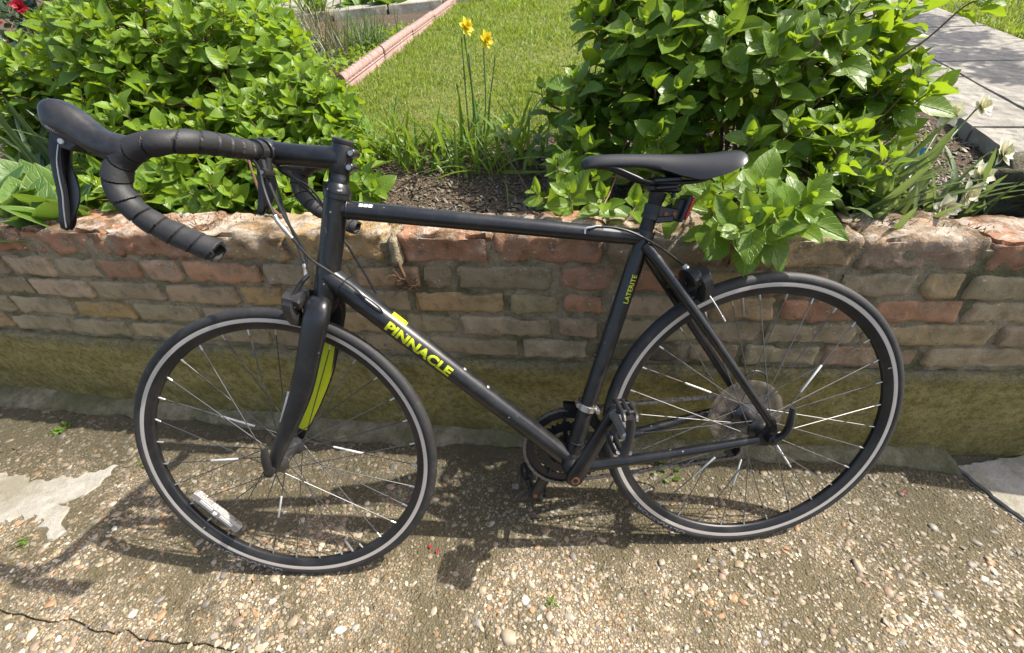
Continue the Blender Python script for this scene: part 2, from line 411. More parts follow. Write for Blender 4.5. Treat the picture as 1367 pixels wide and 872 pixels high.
# rear clamp lugs with bolts
for y in (0.584, 0.607):
    c = ax(y) + np.array([0.020, -0.004, 0])
    sb.tube(fk([c + [0, 0, z] for z in (-0.013, -0.012, 0.012, 0.013)]), [0.0065, 0.0075, 0.0075, 0.0065], 14)
stem = sb.obj('stem', [M['paint']], bike)
b = MB(); b.tube(fk([ax(y) for y in (0.619, 0.6205, 0.626, 0.628)]), [0.0180, 0.0188, 0.0188, 0.016], 32)
b.obj('top_cap', [M['black_plastic']], stem)
b = MB()
for y in (0.584, 0.607):
    c = ax(y) + np.array([0.020, -0.004, 0]); b.tube(fk([c + [0, 0, 0.013], c + [0, 0, 0.0155], c + [0, 0, 0.0157]]), [0.0045, 0.0045, 0.0025], 12)
b.obj('clamp_bolts', [M['steel']], stem)

# ---- handlebar
def bar_side(s):
    return [(-0.930, 0.6145, 0.020 * s), (-0.931, 0.6150, 0.08 * s), (-0.932, 0.6150, 0.140 * s), (-0.938, 0.6145, 0.172 * s), (-0.956, 0.6130, 0.195 * s), (-0.982, 0.6100, 0.202 * s),
            (-1.004, 0.6020, 0.204 * s), (-1.022, 0.5860, 0.206 * s), (-1.0290, 0.5600, 0.210 * s), (-1.0160, 0.5310, 0.211 * s), (-0.990, 0.5075, 0.211 * s), (-0.952, 0.4850, 0.211 * s), (-0.914, 0.4655, 0.211 * s)]
hbm = MB(); hbm.tube(fk([CL + [0, 0, z] for z in (-0.06, -0.04, -0.024, 0.024, 0.04, 0.06)]), [0.0135, 0.0155, 0.0160, 0.0160, 0.0155, 0.0135], 24)
handlebar = hbm.obj('handlebar', [M['black_metal']], bike)
def tape(s):
    p = spline(bar_side(s), 40); p = p[26:]
    dl = np.r_[0, np.cumsum(np.linalg.norm(np.diff(p, axis=0), axis=1))]
    L = dl[-1]; S = np.arange(0, L, 0.0009); q = np.stack([np.interp(S, dl, p[:, i]) for i in range(3)], 1)
    d = np.gradient(q, axis=0); d /= np.linalg.norm(d, axis=1)[:, None]
    seg = 26; th = np.arange(seg) * 2 * np.pi / seg; n = np.array([0, 1.0, 0]); rings = []
    for i, (c, dd) in enumerate(zip(q, d)):
        n = n - dd * (n @ dd); n /= np.linalg.norm(n); bnm = np.cross(dd, n)
        ph = (S[i] / 0.0265 + s * 0.30 * (np.cos(th - 0.9)) + 0.03 * math.sin(S[i] * 61)) % 1.0
        saw = np.where(ph < 0.93, 0.0010 * (ph / 0.93), -0.0022)
        wob = 0.00045 * math.sin(S[i] * 170) + 0.0005 * np.sin(th * 2 + S[i] * 40)
        r0 = 0.0158 if S[i] > 0.02 else 0.0150
        rings.append(c + np.outer((r0 + saw + wob) * np.cos(th), n) + np.outer((r0 + saw + wob) * np.sin(th), bnm))
    # open, torn end with a hollow
    e = q[-1]; dd = d[-1]
    rr = np.random.default_rng(3).normal(0, 0.0012, seg)
    last = rings[-1] + np.outer(0.002 + rr, dd)
    rings.append(e + (last - e) * 0.98); rings.append(e + (last - e) * 0.72 + dd * 0.0005); rings.append(e + (rings[-3] - e) * 0.62 - dd * 0.02); rings.append(e + (rings[-4] - e) * 0.55 - dd * 0.035)
    b = MB(); b.loft([fkb(r) for r in rings]); return b.obj('bar_tape', [M['tape']], handlebar, 50)
tape(1); tape(-1)
def brake_lever(s):
    root = link('brake_lever', None, bike)
    z = 0.203 * s; b = MB(); rings = []
    secs = [((-1.000, 0.6050), 0.0165, 0.0165), ((-1.012, 0.6075), 0.0182, 0.0182), ((-1.028, 0.6120), 0.0186, 0.0176), ((-1.042, 0.6190), 0.0187, 0.0170), ((-1.058, 0.6320), 0.0203, 0.0170),
            ((-1.070, 0.6420), 0.0222, 0.0176), ((-1.082, 0.6490), 0.0230, 0.0180), ((-1.091, 0.6528), 0.0212, 0.0172), ((-1.0975, 0.6545), 0.0168, 0.0145), ((-1.1015, 0.6550), 0.0100, 0.0090), ((-1.103, 0.6551), 0.003, 0.003)]
    c = np.array([q[0] for q in secs]); d = np.gradient(c, axis=0); d /= np.linalg.norm(d, axis=1)[:, None]
    cs = spline(np.column_stack([c, [q[1] for q in secs], [q[2] for q in secs]]), 4)
    d = np.gradient(cs[:, :2], axis=0); d /= np.linalg.norm(d, axis=1)[:, None]
    th = np.arange(24) * 2 * np.pi / 24; se = lambda a: np.sign(a) * np.abs(a) ** 0.8
    for q, dd in zip(cs, d):
        nn = np.array([dd[1], -dd[0]]); nn = nn if nn[1] > 0 else -nn
        rings.append(np.column_stack([q[0] + nn[0] * q[3 - 0] * se(np.sin(th)), q[1] + nn[1] * q[3] * se(np.sin(th)), z + q[4] * se(np.cos(th))]) if False else
                     np.column_stack([q[0] + nn[0] * q[2] * se(np.sin(th)), q[1] + nn[1] * q[2] * se(np.sin(th)), z + q[3] * se(np.cos(th))]))
    b.loft([fkb(r) for r in rings]); hood = b.obj('brake_hood', [M['hood']], root, 60)
    if s > 0:
        hd, hu = np.array([0.80, -0.60, 0]), np.array([0.60, 0.80, 0]); o_ = np.array([-1.0975, 0.6415, z + 0.0150])
        wrap(text_mesh('SHIMANO', 0.03, 0.0003), 'hood_lettering', lambda x, y: fk(o_ + hd * 0.021 * x + hu * 0.0042 * y + np.array([0, 0, 0.0018 * math.sin(math.pi * x)])), M['grey_print'], root)
    # bracket body under the hood
    b = MB()
    def plate(outline, z0, z1, mi=0, bev=0.0015):
        o = np.array(outline, float); cc = o.mean(0)
        oi = cc + (o - cc) * (1 - bev / 0.012)
        b.loft([fkb(np.column_stack([oi, np.full(len(o), z0)])), fkb(np.column_stack([o, np.full(len(o), z0 + (z1 - z0) * 0.12)])),
                fkb(np.column_stack([o, np.full(len(o), z0 + (z1 - z0) * 0.88)])), fkb(np.column_stack([oi, np.full(len(o), z1)]))], mi)
    plate([(-1.097, 0.650), (-1.1010, 0.640), (-1.0955, 0.624), (-1.088, 0.612), (-1.076, 0.608), (-1.062, 0.614), (-1.056, 0.626), (-1.076, 0.640)], z - 0.010, z + 0.010)
    b.obj('lever_bracket', [M['black_plastic']], root)
    b = MB()
    lv = [((-1.0900, 0.630), 0.0092, 0.0095), ((-1.1000, 0.610), 0.0088, 0.0095), ((-1.1070, 0.585), 0.0080, 0.0088), ((-1.1125, 0.560), 0.0072, 0.0078), ((-1.1190, 0.537), 0.0072, 0.0075), ((-1.1255, 0.520), 0.0074, 0.0072), ((-1.1310, 0.510), 0.0050, 0.005)]
    cs = spline(np.array([(*p, a, w) for p, a, w in lv]), 5); rings = []
    d = np.gradient(cs[:, :2], axis=0); d /= np.linalg.norm(d, axis=1)[:, None]
    prof = [(-1, -0.55), (-0.75, -0.95), (0, -1), (0.9, -0.8), (1, -0.5), (0.55, -0.4), (0.45, 0), (0.55, 0.4), (1, 0.5), (0.9, 0.8), (0, 1), (-0.75, 0.95), (-1, 0.55)]
    for q, dd in zip(cs, d):
        nn = np.array([-dd[1], dd[0]]); nn = nn if nn[0] > 0 else -nn
        rings.append(fkb([(q[0] + nn[0] * q[2] * u, q[1] + nn[1] * q[2] * u, z + q[3] * v) for u, v in prof]))
    b.loft(rings); b.obj('lever_blade', [M['black_metal']], root)
    b = MB()
    lv = [((-1.082, 0.612), 0.004), ((-1.091, 0.592), 0.0045), ((-1.096, 0.578), 0.010), ((-1.0985, 0.562), 0.0125), ((-1.103, 0.545), 0.0115), ((-1.1110, 0.528), 0.007), ((-1.117, 0.520), 0.003)]
    cs = spline(np.array([(*p, a) for p, a in lv]), 4)
    b.loft([fkb([(q[0] - q[2] * 0.6, q[1], z - 0.003 * s), (q[0] + q[2], q[1] + 0.002, z + 0.004 * s), (q[0] + q[2], q[1] + 0.002, z + 0.0065 * s), (q[0] - q[2] * 0.6, q[1], z + 0.002 * s)]) for q in cs])
    b.obj('shift_paddle', [M['black_metal']], root)
    b = MB(); c0 = np.array([-1.0830, 0.6205, z + 0.0100 * s])
    b.tube(fkb([c0, c0 + [0, 0, 0.0025 * s], c0 + [0, 0, 0.003 * s]]), [0.0035, 0.0035, 0.0015], 12); b.obj('pivot_pin', [M['white']], root)
    b = MB(); e = np.array([(-1.0920, 0.629), (-1.1080, 0.600), (-1.1150, 0.575), (-1.1190, 0.556), (-1.126, 0.535), (-1.133, 0.512)]) + np.array([0.0085, 0])
    b.tube(fkb(np.column_stack([e, z + 0.0088 * s * np.array([1, 1, 0.95, 0.86, 0.8, 0.66])])), 0.0009, 6, 0, 3); b.obj('lever_edge', [M['silver']], root)
    return root
brake_lever(1); brake_lever(-1)
# cable clip and light bracket on the bar
b = MB()
b.tube(fk([CL + [0, 0, 0.030], CL + [0, 0, 0.046]]), 0.0185, 24)
b.box(fk(CL + np.array([0.006, -0.028, 0.038])), (0.016, 0.018, 0.030), bev=0.003)
b.tube(fk([CL + [0.010, -0.036, 0.026], CL + [0.010, -0.036, 0.054]]), 0.0075, 14)
b.tube(fk([CL + [0.016, -0.012, 0.036], CL + [0.012, -0.032, 0.036]]), 0.006, 10)
b.obj('light_bracket', [M['black_plastic']], handlebar)
b = MB(); c0 = CL + np.array([0.010, -0.036, 0.054]); b.tube(fk([c0, c0 + [0, 0, 0.002]]), 0.0035, 10); b.obj('bracket_bolt', [M['steel']], handlebar)

# ---- cables
def cable(pts, r, f=None, mat='black_plastic', name='brake_cable', par=bike):
    b = MB(); b.tube((f or fk)(pts), r, 8, 0, 8); return b.obj(name, [M[mat]], par)
cable([(-0.930, 0.600, 0.052), (-0.926, 0.5828, 0.046), (-0.9236, 0.5561, 0.050), (-0.9159, 0.5255, 0.058), (-0.9073, 0.4977, 0.060), (-0.893, 0.4695, 0.055), (-0.875, 0.4304, 0.042), (-0.8503, 0.4035, 0.032), (-0.8166, 0.3713, 0.0255), (-0.797, 0.345, 0.0225)], 0.0024, bk, 'black_plastic', 'gear_cable')
b = MB(); ca = spline([(-0.9110, 0.510, 0.060), (-0.9073, 0.4977, 0.060), (-0.893, 0.4695, 0.055)], 5)
b.tube(bk(ca), [0.0035, 0.0042, 0.0042, 0.0036, 0.0042, 0.0042, 0.0036, 0.0045, 0.0045, 0.0036, 0.0036], 10); b.obj('cable_adjuster', [M['silver']], bike)
cable([(-0.930, 0.598, 0.030), (-0.9304, 0.5837, 0.026), (-0.9218, 0.5492, 0.030), (-0.9105, 0.5037, 0.030), (-0.8978, 0.4596, 0.022), (-0.893, 0.4307, 0.018), (-0.8975, 0.408, 0.020)], 0.0026)
cable([(-0.930, 0.600, -0.01), (-0.9084, 0.583, -0.006), (-0.8928, 0.5605, -0.02), (-0.8771, 0.528, -0.046), (-0.8618, 0.4959, -0.05), (-0.834, 0.445, -0.035), (-0.8078, 0.3893, -0.028), (-0.7875, 0.3427, -0.021)], 0.0024, bk, 'black_plastic', 'gear_cable')
cable([(-0.930, 0.600, 0.014), (-0.9299, 0.5818, 0.004), (-0.9290, 0.5499, 0.0), (-0.9253, 0.5102, 0.0), (-0.9150, 0.4618, 0.002), (-0.905, 0.425, 0.010), (-0.899, 0.41, 0.016)], 0.0024)
cable([(-0.930, 0.600, -0.02), (-0.915, 0.580, -0.012), (-0.885, 0.555, -0.036), (-0.868, 0.520, -0.050), (-0.852, 0.512, -0.036), (-0.83, 0.508, -0.022)], 0.0024, bk)
cable([(-0.368, 0.443, 0.010), (-0.3597, 0.4465, 0.019), (-0.3475, 0.4494, 0.023), (-0.3136, 0.4447, 0.026), (-0.2792, 0.4317, 0.028), (-0.2325, 0.4038, 0.022), (-0.191, 0.3736, 0.010), (-0.1758, 0.362, 0.004)], 0.0025, bk)
b = MB(); b.tube(bk([(-0.3725, 0.4375, 0.0165), (-0.371, 0.447, 0.016), (-0.362, 0.4490, 0.020), (-0.35, 0.4505, 0.0228), (-0.338, 0.449, 0.0245)]), 0.0018, 8, 0, 4); b.obj('cable_stop', [M['white']], frame)

# ---- seat post, saddle, rear reflector
sp0 = STT; spd = std
b = MB(); b.tube(bk([sp0 - spd * 0.02, sp0 + spd * 0.055, sp0 + spd * 0.058, sp0 + spd * 0.072]), [0.0136, 0.0136, 0.0150, 0.0165], 24)
top = sp0 + spd * 0.072
b.box(bk(top + np.array([0.006, 0.006, 0])), (0.060, 0.042, 0.014), bev=0.004, rot=[[0.99, 0, 0.1], [0, 1, 0], [-0.1, 0, 0.99]])
b.box(bk(top + np.array([0.006, 0.020, 0])), (0.034, 0.036, 0.010), bev=0.003)
b.tube(bk([top + [0.028, -0.012, 0], top + [0.028, 0.022, 0]]), 0.004, 10)
seatpost = b.obj('seat_post', [M['black_metal']], bike)
b = MB(); cpos = sp0 + spd * 0.026
b.tube(bk([cpos - spd * 0.004, cpos + spd * 0.004, cpos + spd * 0.0045, cpos + spd * 0.022, cpos + spd * 0.0225]), [0.0172, 0.0172, 0.0158, 0.0172, 0.0165], 24)
b.box(bk(cpos + np.array([0.030, 0.006, 0.011])), (0.040, 0.007, 0.020), bev=0.002, rot=[[0.97, 0, 0.22], [0, 1, 0], [-0.22, 0, 0.97]])
b.box(bk(cpos + np.array([0.022, -0.005, 0.012])), (0.034, 0.010, 0.012), bev=0.002)
b.box(bk(cpos + np.array([0.052, 0.012, 0.0])), (0.012, 0.026, 0.036), bev=0.002, rot=[[0.94, 0, 0.34], [0, 1, 0], [-0.34, 0, 0.94]])
br = b.obj('reflector_bracket', [M['black_plastic']], bike)
b = MB()
for dx in (0.024, 0.040):
    c = cpos + np.array([dx, 0.006 - dx * 0.05, 0.0145]); b.tube(bk([c, c + [0, 0, 0.002]]), 0.004, 12)
b.obj('bracket_bolts', [M['rust']], br)
b = MB(); Rr = [[0.94, 0, 0.34], [0, 1, 0], [-0.34, 0, 0.94]]
b.box(bk(cpos + np.array([0.066, 0.012, 0.0])), (0.009, 0.042, 0.044), bev=0.004, rot=Rr); refl = b.obj('rear_reflector', [M['red']], bike)
b = MB(); b.box(bk(cpos + np.array([0.0585, 0.0115, 0.0])), (0.006, 0.048, 0.050), bev=0.002, rot=Rr); b.obj('reflector_backing', [M['black_plastic']], refl)

# saddle: cross sections from nose to tail  (X, crown Y, half width, skirt drop)
ss = [(-0.3740, 0.5635, 0.006, 0.006), (-0.3715, 0.5675, 0.014, 0.013), (-0.364, 0.5715, 0.0185, 0.017), (-0.345, 0.5740, 0.0205, 0.019), (-0.31, 0.5735, 0.0225, 0.020), (-0.27, 0.5715, 0.0265, 0.022), (-0.235, 0.5690, 0.034, 0.028),
      (-0.205, 0.5670, 0.045, 0.038), (-0.175, 0.5655, 0.058, 0.044), (-0.145, 0.5655, 0.067, 0.040), (-0.118, 0.5665, 0.070, 0.030), (-0.104, 0.5665, 0.064, 0.021), (-0.097, 0.5650, 0.052, 0.014), (-0.0945, 0.5620, 0.040, 0.008)]
cs = spline(ss, 5); rings = []
for x, y, w, dr in cs:
    u = np.linspace(-1, 1, 25); top_ = y - dr * np.abs(u) ** 2.6 - 0.0035 * np.exp(-(u / 0.16) ** 2) * (1 if -0.30 < x < -0.12 else 0)
    zz = w * np.sign(u) * (1 - (1 - np.abs(u)) ** 1.25)
    un = u[::-1][1:-1]; bot = np.minimum(y - dr * 0.9 - 0.004, y - dr * np.abs(un) ** 2.6 - 0.006)
    ring = [(x, a, q) for a, q in zip(top_, zz)] + [(x, a - 0.001, q * 0.93) for a, q in zip(bot, zz[::-1][1:-1])]
    rings.append(bk(ring))
b = MB(); b.loft(rings); saddle = b.obj('saddle', [M['saddle']], bike, 70)
b = MB()
for s in (1, -1):
    b.tube(bk([(-0.345, 0.553, 0.010 * s), (-0.318, 0.5490, 0.018 * s), (-0.285, 0.534, 0.0215 * s), (-0.262, 0.5235, 0.022 * s), (-0.235, 0.5190, 0.022 * s), (-0.19, 0.5170, 0.023 * s), (-0.155, 0.521, 0.028 * s), (-0.12, 0.541, 0.040 * s), (-0.108, 0.548, 0.044 * s)]), 0.0036, 10, 0, 6)
b.obj('saddle_rails', [M['black_metal']], saddle)
b = MB(); b.box(bk((-0.225, 0.524, 0)), (0.05, 0.060, 0.010), bev=0.003); b.box(bk((-0.225, 0.511, 0)), (0.042, 0.056, 0.009), bev=0.003); b.obj('rail_clamp', [M['black_metal']], seatpost)

# ---- fork
fbm = MB()
th = np.arange(20) * 2 * np.pi / 20
se = lambda a, e: np.sign(a) * np.abs(a) ** e
def fsec(c, d, hw, ht):
    d = np.asarray(d, float); d /= np.linalg.norm(d); n = np.array([-d[1], d[0], 0]); n /= np.linalg.norm(n)
    zz = np.cross(d, n)
    return fk(np.asarray(c) + np.outer(hw * se(np.cos(th), 0.8), n) + np.outer(ht * se(np.sin(th), 0.8), zz))
for s in (1, -1):
    S = [((-0.8850, 0.346, 0.004 * s), 0.0235, 0.016), ((-0.8860, 0.338, 0.024 * s), 0.0245, 0.018), ((-0.8860, 0.322, 0.036 * s), 0.0245, 0.0155), ((-0.8930, 0.298, 0.0415 * s), 0.0240, 0.0128), ((-0.9150, 0.240, 0.0445 * s), 0.0228, 0.0118), ((-0.9400, 0.176, 0.0475 * s), 0.0212, 0.0112),
         ((-0.9750, 0.110, 0.0505 * s), 0.0185, 0.0102), ((-1.0050, 0.060, 0.0530 * s), 0.0155, 0.0090), ((-1.0260, 0.024, 0.0545 * s), 0.0135, 0.0075), ((-1.0340, 0.008, 0.0550 * s), 0.0125, 0.0060), ((-1.0370, -0.006, 0.0550 * s), 0.0100, 0.0050)]
    cs = spline([(*c, a, b_) for c, a, b_ in S], 4); d = np.gradient(cs[:, :3], axis=0); d[:, 2] *= 0.3
    fbm.loft([fsec(q[:3], dd, q[3], q[4]) for q, dd in zip(cs, d)])
fbm.tube(fk([ax(0.322), ax(0.330), ax(0.342)]), [0.018, 0.0235, 0.0245], 28)
fork = fbm.obj('fork', [M['paint']], bike, 50)
for s in (1, -1):      # lime inner faces
    L_ = [((-0.9065, 0.262), 0.0205, 0.0442), ((-0.9400, 0.176), 0.0195, 0.0475), ((-0.9750, 0.110), 0.0168, 0.0505), ((-1.0050, 0.060), 0.0138, 0.0530), ((-1.0200, 0.034), 0.0115, 0.0542)]
    cs = spline([(*p, a, z) for p, a, z in L_], 5); ht = np.interp(np.linspace(0, 1, len(cs)), [0, 0.4, 0.75, 1], [0.0122, 0.0112, 0.0100, 0.0082])
    d = np.gradient(cs[:, :2], axis=0); rows = []
    for q, dd, h_ in zip(cs, d, ht):
        n = np.array([-dd[1], dd[0]]) / np.linalg.norm(dd)
        rows.append([(q[0] + n[0] * q[2] * u, q[1] + n[1] * q[2] * u, s * (q[3] - h_ * math.sqrt(max(0, 1 - (abs(u) * 0.93) ** 3)) - 0.0008)) for u in np.linspace(-1, 1, 9)])
    V = fk(np.array(rows).reshape(-1, 3)); nv = 9
    b = MB(); b.add(V, [(i * nv + j, i * nv + j + 1, (i + 1) * nv + j + 1, (i + 1) * nv + j) for i in range(len(rows) - 1) for j in range(nv - 1)])
    b.obj('lime_inner_face', [M['lime']], fork)

# ---- brakes
def caliper(name, f, bolt, updir, s_out):
    """dual pivot caliper: bolt = centre on the wheel plane, updir = radial direction, s_out = away from the frame"""
    root = link(name, None, bike)
    u = np.array([*updir, 0.0]); u /= np.linalg.norm(u); o = np.array([*s_out, 0.0]); o -= u * (o @ u); o /= np.linalg.norm(o); z = np.array([0, 0, 1.0])
    B0 = np.array([*bolt, 0.0])
    P = lambda a, c, w: B0 + u * a + z * c + o * w
    b = MB()
    def arm(path, wid, thk):
        pts = np.array([P(*p) for p in path]); pts = spline(pts, 4); n = len(pts)
        d = np.gradient(pts, axis=0); d /= np.linalg.norm(d, axis=1)[:, None]; rings = []
        for i, (c, dd) in enumerate(zip(pts, d)):
            k = np.cross(dd, o); k /= np.linalg.norm(k); w_ = np.interp(i / (n - 1), np.linspace(0, 1, len(wid)), wid)
            rings.append(f([c + k * w_ * x + o * thk * y for x, y in ((1, -0.7), (1, 0.7), (0.7, 1), (-0.7, 1), (-1, 0.7), (-1, -0.7), (-0.7, -1), (0.7, -1))]))
        b.loft(rings)
    arm([(0.006, 0.046, 0.016), (0.014, 0.030, 0.016), (0.010, 0.008, 0.016), (0.001, -0.018, 0.016), (-0.015, -0.031, 0.016), (-0.034, -0.026, 0.014)], [0.010, 0.017, 0.020, 0.019, 0.015, 0.011], 0.0105)
    arm([(0.022, 0.042, 0.028), (0.010, 0.036, 0.028), (-0.006, 0.033, 0.026), (-0.020, 0.031, 0.022), (-0.034, 0.026, 0.016)], [0.011, 0.018, 0.019, 0.015, 0.011], 0.0115)
    b.tube(f([P(0, 0, 0.0), P(0, 0, 0.026), P(0, 0, 0.027)]), [0.007, 0.007, 0.005], 14)
    b.tube(f([P(0.010, 0.030, 0.008), P(0.010, 0.030, 0.038)]), 0.006, 12)
    b.obj('brake_arms', [M['black_plastic']], root)
    b = MB()
    for sg in (1, -1):
        c = np.array([P(-0.036, 0.0165 * sg, 0.012 + 0.002 * k) for k in (-13, -9, 0, 9, 11)])
        b.tube(f(c + np.array([u * (-0.0015 * abs(k)) for k in (-2, -1, 0, -1, -2)])), [0.003, 0.006, 0.0065, 0.006, 0.003], 10)
    b.obj('brake_pads', [M['black_plastic']], root)
    b = MB()
    b.tube(f([P(-0.034, 0.030, 0.014), P(-0.034, 0.036, 0.014), P(-0.034, 0.0365, 0.014)]), [0.0050, 0.0050, 0.0025], 12)
    b.tube(f([P(0.010, 0.030, 0.038), P(0.010, 0.030, 0.041)]), 0.0042, 12)
    b.box(f(P(0.004, 0.0435, 0.022)), (0.012, 0.003, 0.012), bev=0.001)
    b.tube(f([P(-0.002, 0.040, 0.020), P(-0.002, 0.0465, 0.020)]), 0.0045, 8)
    b.obj('brake_bolts', [M['silver']], root)
    b = MB(); sp_ = [P(0.004 + 0.003 * math.cos(t_), 0.004 + 0.0012 * t_, 0.030 + 0.003 * math.sin(t_)) for t_ in np.linspace(0, 22, 60)]
    b.tube(f(sp_), 0.0008, 6); b.obj('return_spring', [M['steel']], root)
    return root, P
fr, PF = caliper('front_brake', fk, (-0.9060, 0.3350), (0.30, 0.954), (-1, 0.3))
b = MB(); b.tube(fk([PF(0.012, 0.040, 0.024), PF(0.03, 0.036, 0.020), PF(0.048, 0.030, 0.014), PF(0.062, 0.020, 0.008)]), [0.0055, 0.0052, 0.0045, 0.0040], 12, 0, 4); b.obj('quick_release_arm', [M['black_metal']], fr)
b = MB(); p0 = np.array([-0.8985, 0.406, 0.020]); b.tube(fk([p0 + [0, 0.012, 0], p0 + [0, 0.008, 0], p0 + [0, 0.004, 0], p0 + [-0.001, -0.010, 0]]), [0.0032, 0.0042, 0.0032, 0.0042], 12); b.obj('barrel_adjuster', [M['silver']], fr)
rr_, PR = caliper('rear_brake', bk, (-0.1720, 0.3230), (-0.47, 0.883), (1, 0.5))
b = MB(); b.tube(bk([(-0.1758, 0.362, 0.004), (-0.1735, 0.359, 0.006), (-0.1700, 0.3535, 0.010), (-0.166, 0.3480, 0.014)]), [0.0045, 0.0058, 0.0058, 0.0045], 12); b.obj('barrel_adjuster', [M['white']], rr_)
b = MB(); b.tube(bk([(-0.166, 0.3480, 0.014), (-0.1455, 0.318, 0.036), (-0.128, 0.290, 0.046), (-0.112, 0.262, 0.050)]), [0.0016] * 4, 8, 0, 4); b.tube(bk([(-0.115, 0.267, 0.0495), (-0.109, 0.257, 0.0505)]), 0.0026, 8); b.obj('inner_cable', [M['silver']], rr_)
b = MB(); b.tube(bk([(-0.166, 0.3480, 0.014), (-0.156, 0.334, 0.024), (-0.146, 0.320, 0.034)]), [0.0062, 0.007, 0.006], 12); b.obj('brake_arm_upper', [M['black_plastic']], rr_)

# ---- wheels
def wheel(name, loc, rot, front):
    w = link(name, None, bike); w.location = loc
    if rot is not None: w.rotation_euler = Matrix(rot.tolist()).to_euler()
    Y = (0, 1, 0); C0 = (0, 0, 0)
    b = MB(); prof = []
    for k in range(20):
        a = math.pi * (1.28 - 2.56 * k / 19) / 2.0 if False else (-2.42 + 4.84 * k / 19)
        tread = 0.0004 * math.cos(a * 14) if abs(a) < 0.5 else 0
        prof.append((0.3232 + (0.0126 + tread) * math.cos(a), 0.0128 * math.sin(a)))
    b.revolve(prof, C0, Y, 128, 0, closed=True); ty = b.obj('tyre', [M['tyre']], w, 50)
    b = MB()
    pr = [(0.3145, 0.0085), (0.3178, 0.0100), (0.3176, 0.0112), (0.3164, 0.0112), (0.3080, 0.0106), (0.3062, 0.0100), (0.2985, 0.0088), (0.2935, 0.0062), (0.2915, 0.0035), (0.2912, 0.0)]
    pr = pr + [(r, -h) for r, h in pr[::-1][1:]]
    mis = [1 if (abs(pr[i][0] - 0.3164) < 1e-6 and abs(pr[i + 1][0] - 0.3080) < 1e-6) or (abs(pr[i][0] - 0.3080) < 1e-6 and abs(pr[i + 1][0] - 0.3164) < 1e-6) else 0 for i in range(len(pr) - 1)] + [0]
    b.revolve(pr, C0, Y, 128, 0, closed=True, mis=mis); rm = b.obj('rim', [M['rim'], M['track']], w, 25)
    # moulded name on the tyre side
    def ring_text(x, y, a0=rad(-92 if front else -104), a1=rad(-150 if front else -158)):
        a = a0 + (a1 - a0) * x; r = 0.3205 + 0.0075 * y; h = 0.0128 * math.sqrt(max(0, 1 - ((r - 0.3232) / 0.0126) ** 2)) + 0.0003
        return (r * math.cos(a), -h, r * math.sin(a))
    wrap(text_mesh('ULTRASPORT', 0.03, 0.0002), 'tyre_lettering', lambda x, y: ring_text(x * 0.55 + 0.2, y), M['grey_print'], ty)
    n = 32; fl = (0.034, -0.034) if front else (0.036, -0.020); rf = 0.019 if front else 0.024
    mats = [M['spoke'] if front else M['spoke_bright'], M['silver']]
    var = {}
    for side in (0, 1):
        for dr in (1, -1):
            a = rad(62) * dr; p0 = np.array([rf * math.cos(a), -fl[side], rf * math.sin(a)]); p1 = np.array([0.2915, 0, 0]); d = (p1 - p0) / np.linalg.norm(p1 - p0)
            b = MB(); b.tube([p0, p1 - d * 0.012], 0.00115, 6); b.tube([p1 - d * 0.013, p1 - d * 0.011, p1 + d * 0.002], [0.0012, 0.0021, 0.0021], 8, 1)
            me = b.mesh('spoke', mats)
            b = MB(); L0 = 0.30 if front else 0.36; q0, q1 = p0 + (p1 - p0) * L0, p0 + (p1 - p0) * (L0 + 0.25)
            b.tube([q0, q0 + d * 0.001, q1 - d * 0.001, q1], [0.0016, 0.0022, 0.0022, 0.0016], 8); me2 = b.mesh('spoke_reflector', [M['white']])
            var[(side, dr)] = (me, me2)
    want = [152, 184, -6, -112, 70] if front else [154, 50, -128, -97, -52]
    jit = np.random.default_rng(5 if front else 6)
    used = set()
    for k in range(n):
        key = (k % 2, 1 if (k // 2) % 2 else -1); ang = 360 * k / n + 3
        o = link('spoke', var[key][0], w); o.rotation_euler = (0, -rad(ang), 0)
        for wa in want:
            if abs((ang - wa + 180) % 360 - 180) < 180 / n and wa not in used:
                used.add(wa); o2 = link('spoke_reflector', var[key][1], w); o2.rotation_euler = (0, -rad(ang), 0)
    # valve and joint sticker
    b = MB(); va = rad(-70 if front else 100); v = np.array([math.cos(va), 0, math.sin(va)]); b.tube([v * 0.292, v * 0.262, v * 0.260, v * 0.252], [0.003, 0.003, 0.002, 0.002], 8); b.obj('valve', [M['steel']], w)
    b = MB(); va = rad(-142 if front else 21); v = np.array([math.cos(va), 0, math.sin(va)]); tt_ = np.array([-math.sin(va), 0, math.cos(va)])
    for h in (1, -1):
        b.add([v * r - np.array([0, hh * h, 0]) + tt_ * e for r, hh in ((0.2995, 0.0094), (0.3060, 0.0104)) for e in (-0.0016, 0.0016)], [(0, 1, 3, 2)])
    b.obj('rim_sticker', [M['silver']], w, smooth=False)
    b = MB()
    if front:
        b.revolve([(0.005, -0.053), (0.007, -0.0525), (0.0075, -0.046), (0.013, -0.044), (0.0135, -0.041), (0.022, -0.0365), (0.0225, -0.032), (0.013, -0.026), (0.010, -0.01), (0.010, 0.01), (0.013, 0.026), (0.0225, 0.032), (0.022, 0.0365), (0.0135, 0.041), (0.013, 0.044), (0.0075, 0.046), (0.007, 0.0525), (0.005, 0.053)], C0, Y, 28)
        b.obj('hub', [M['hub']], w)
    else:
        b.revolve([(0.005, -0.066), (0.008, -0.0655), (0.009, -0.056), (0.016, -0.054), (0.017, -0.044), (0.028, -0.040), (0.0285, -0.034), (0.017, -0.026), (0.015, -0.005), (0.017, 0.012), (0.030, 0.019), (0.030, 0.023), (0.017, 0.028), (0.016, 0.060), (0.005, 0.066)], C0, Y, 28)
        b.obj('hub', [M['hub']], w)
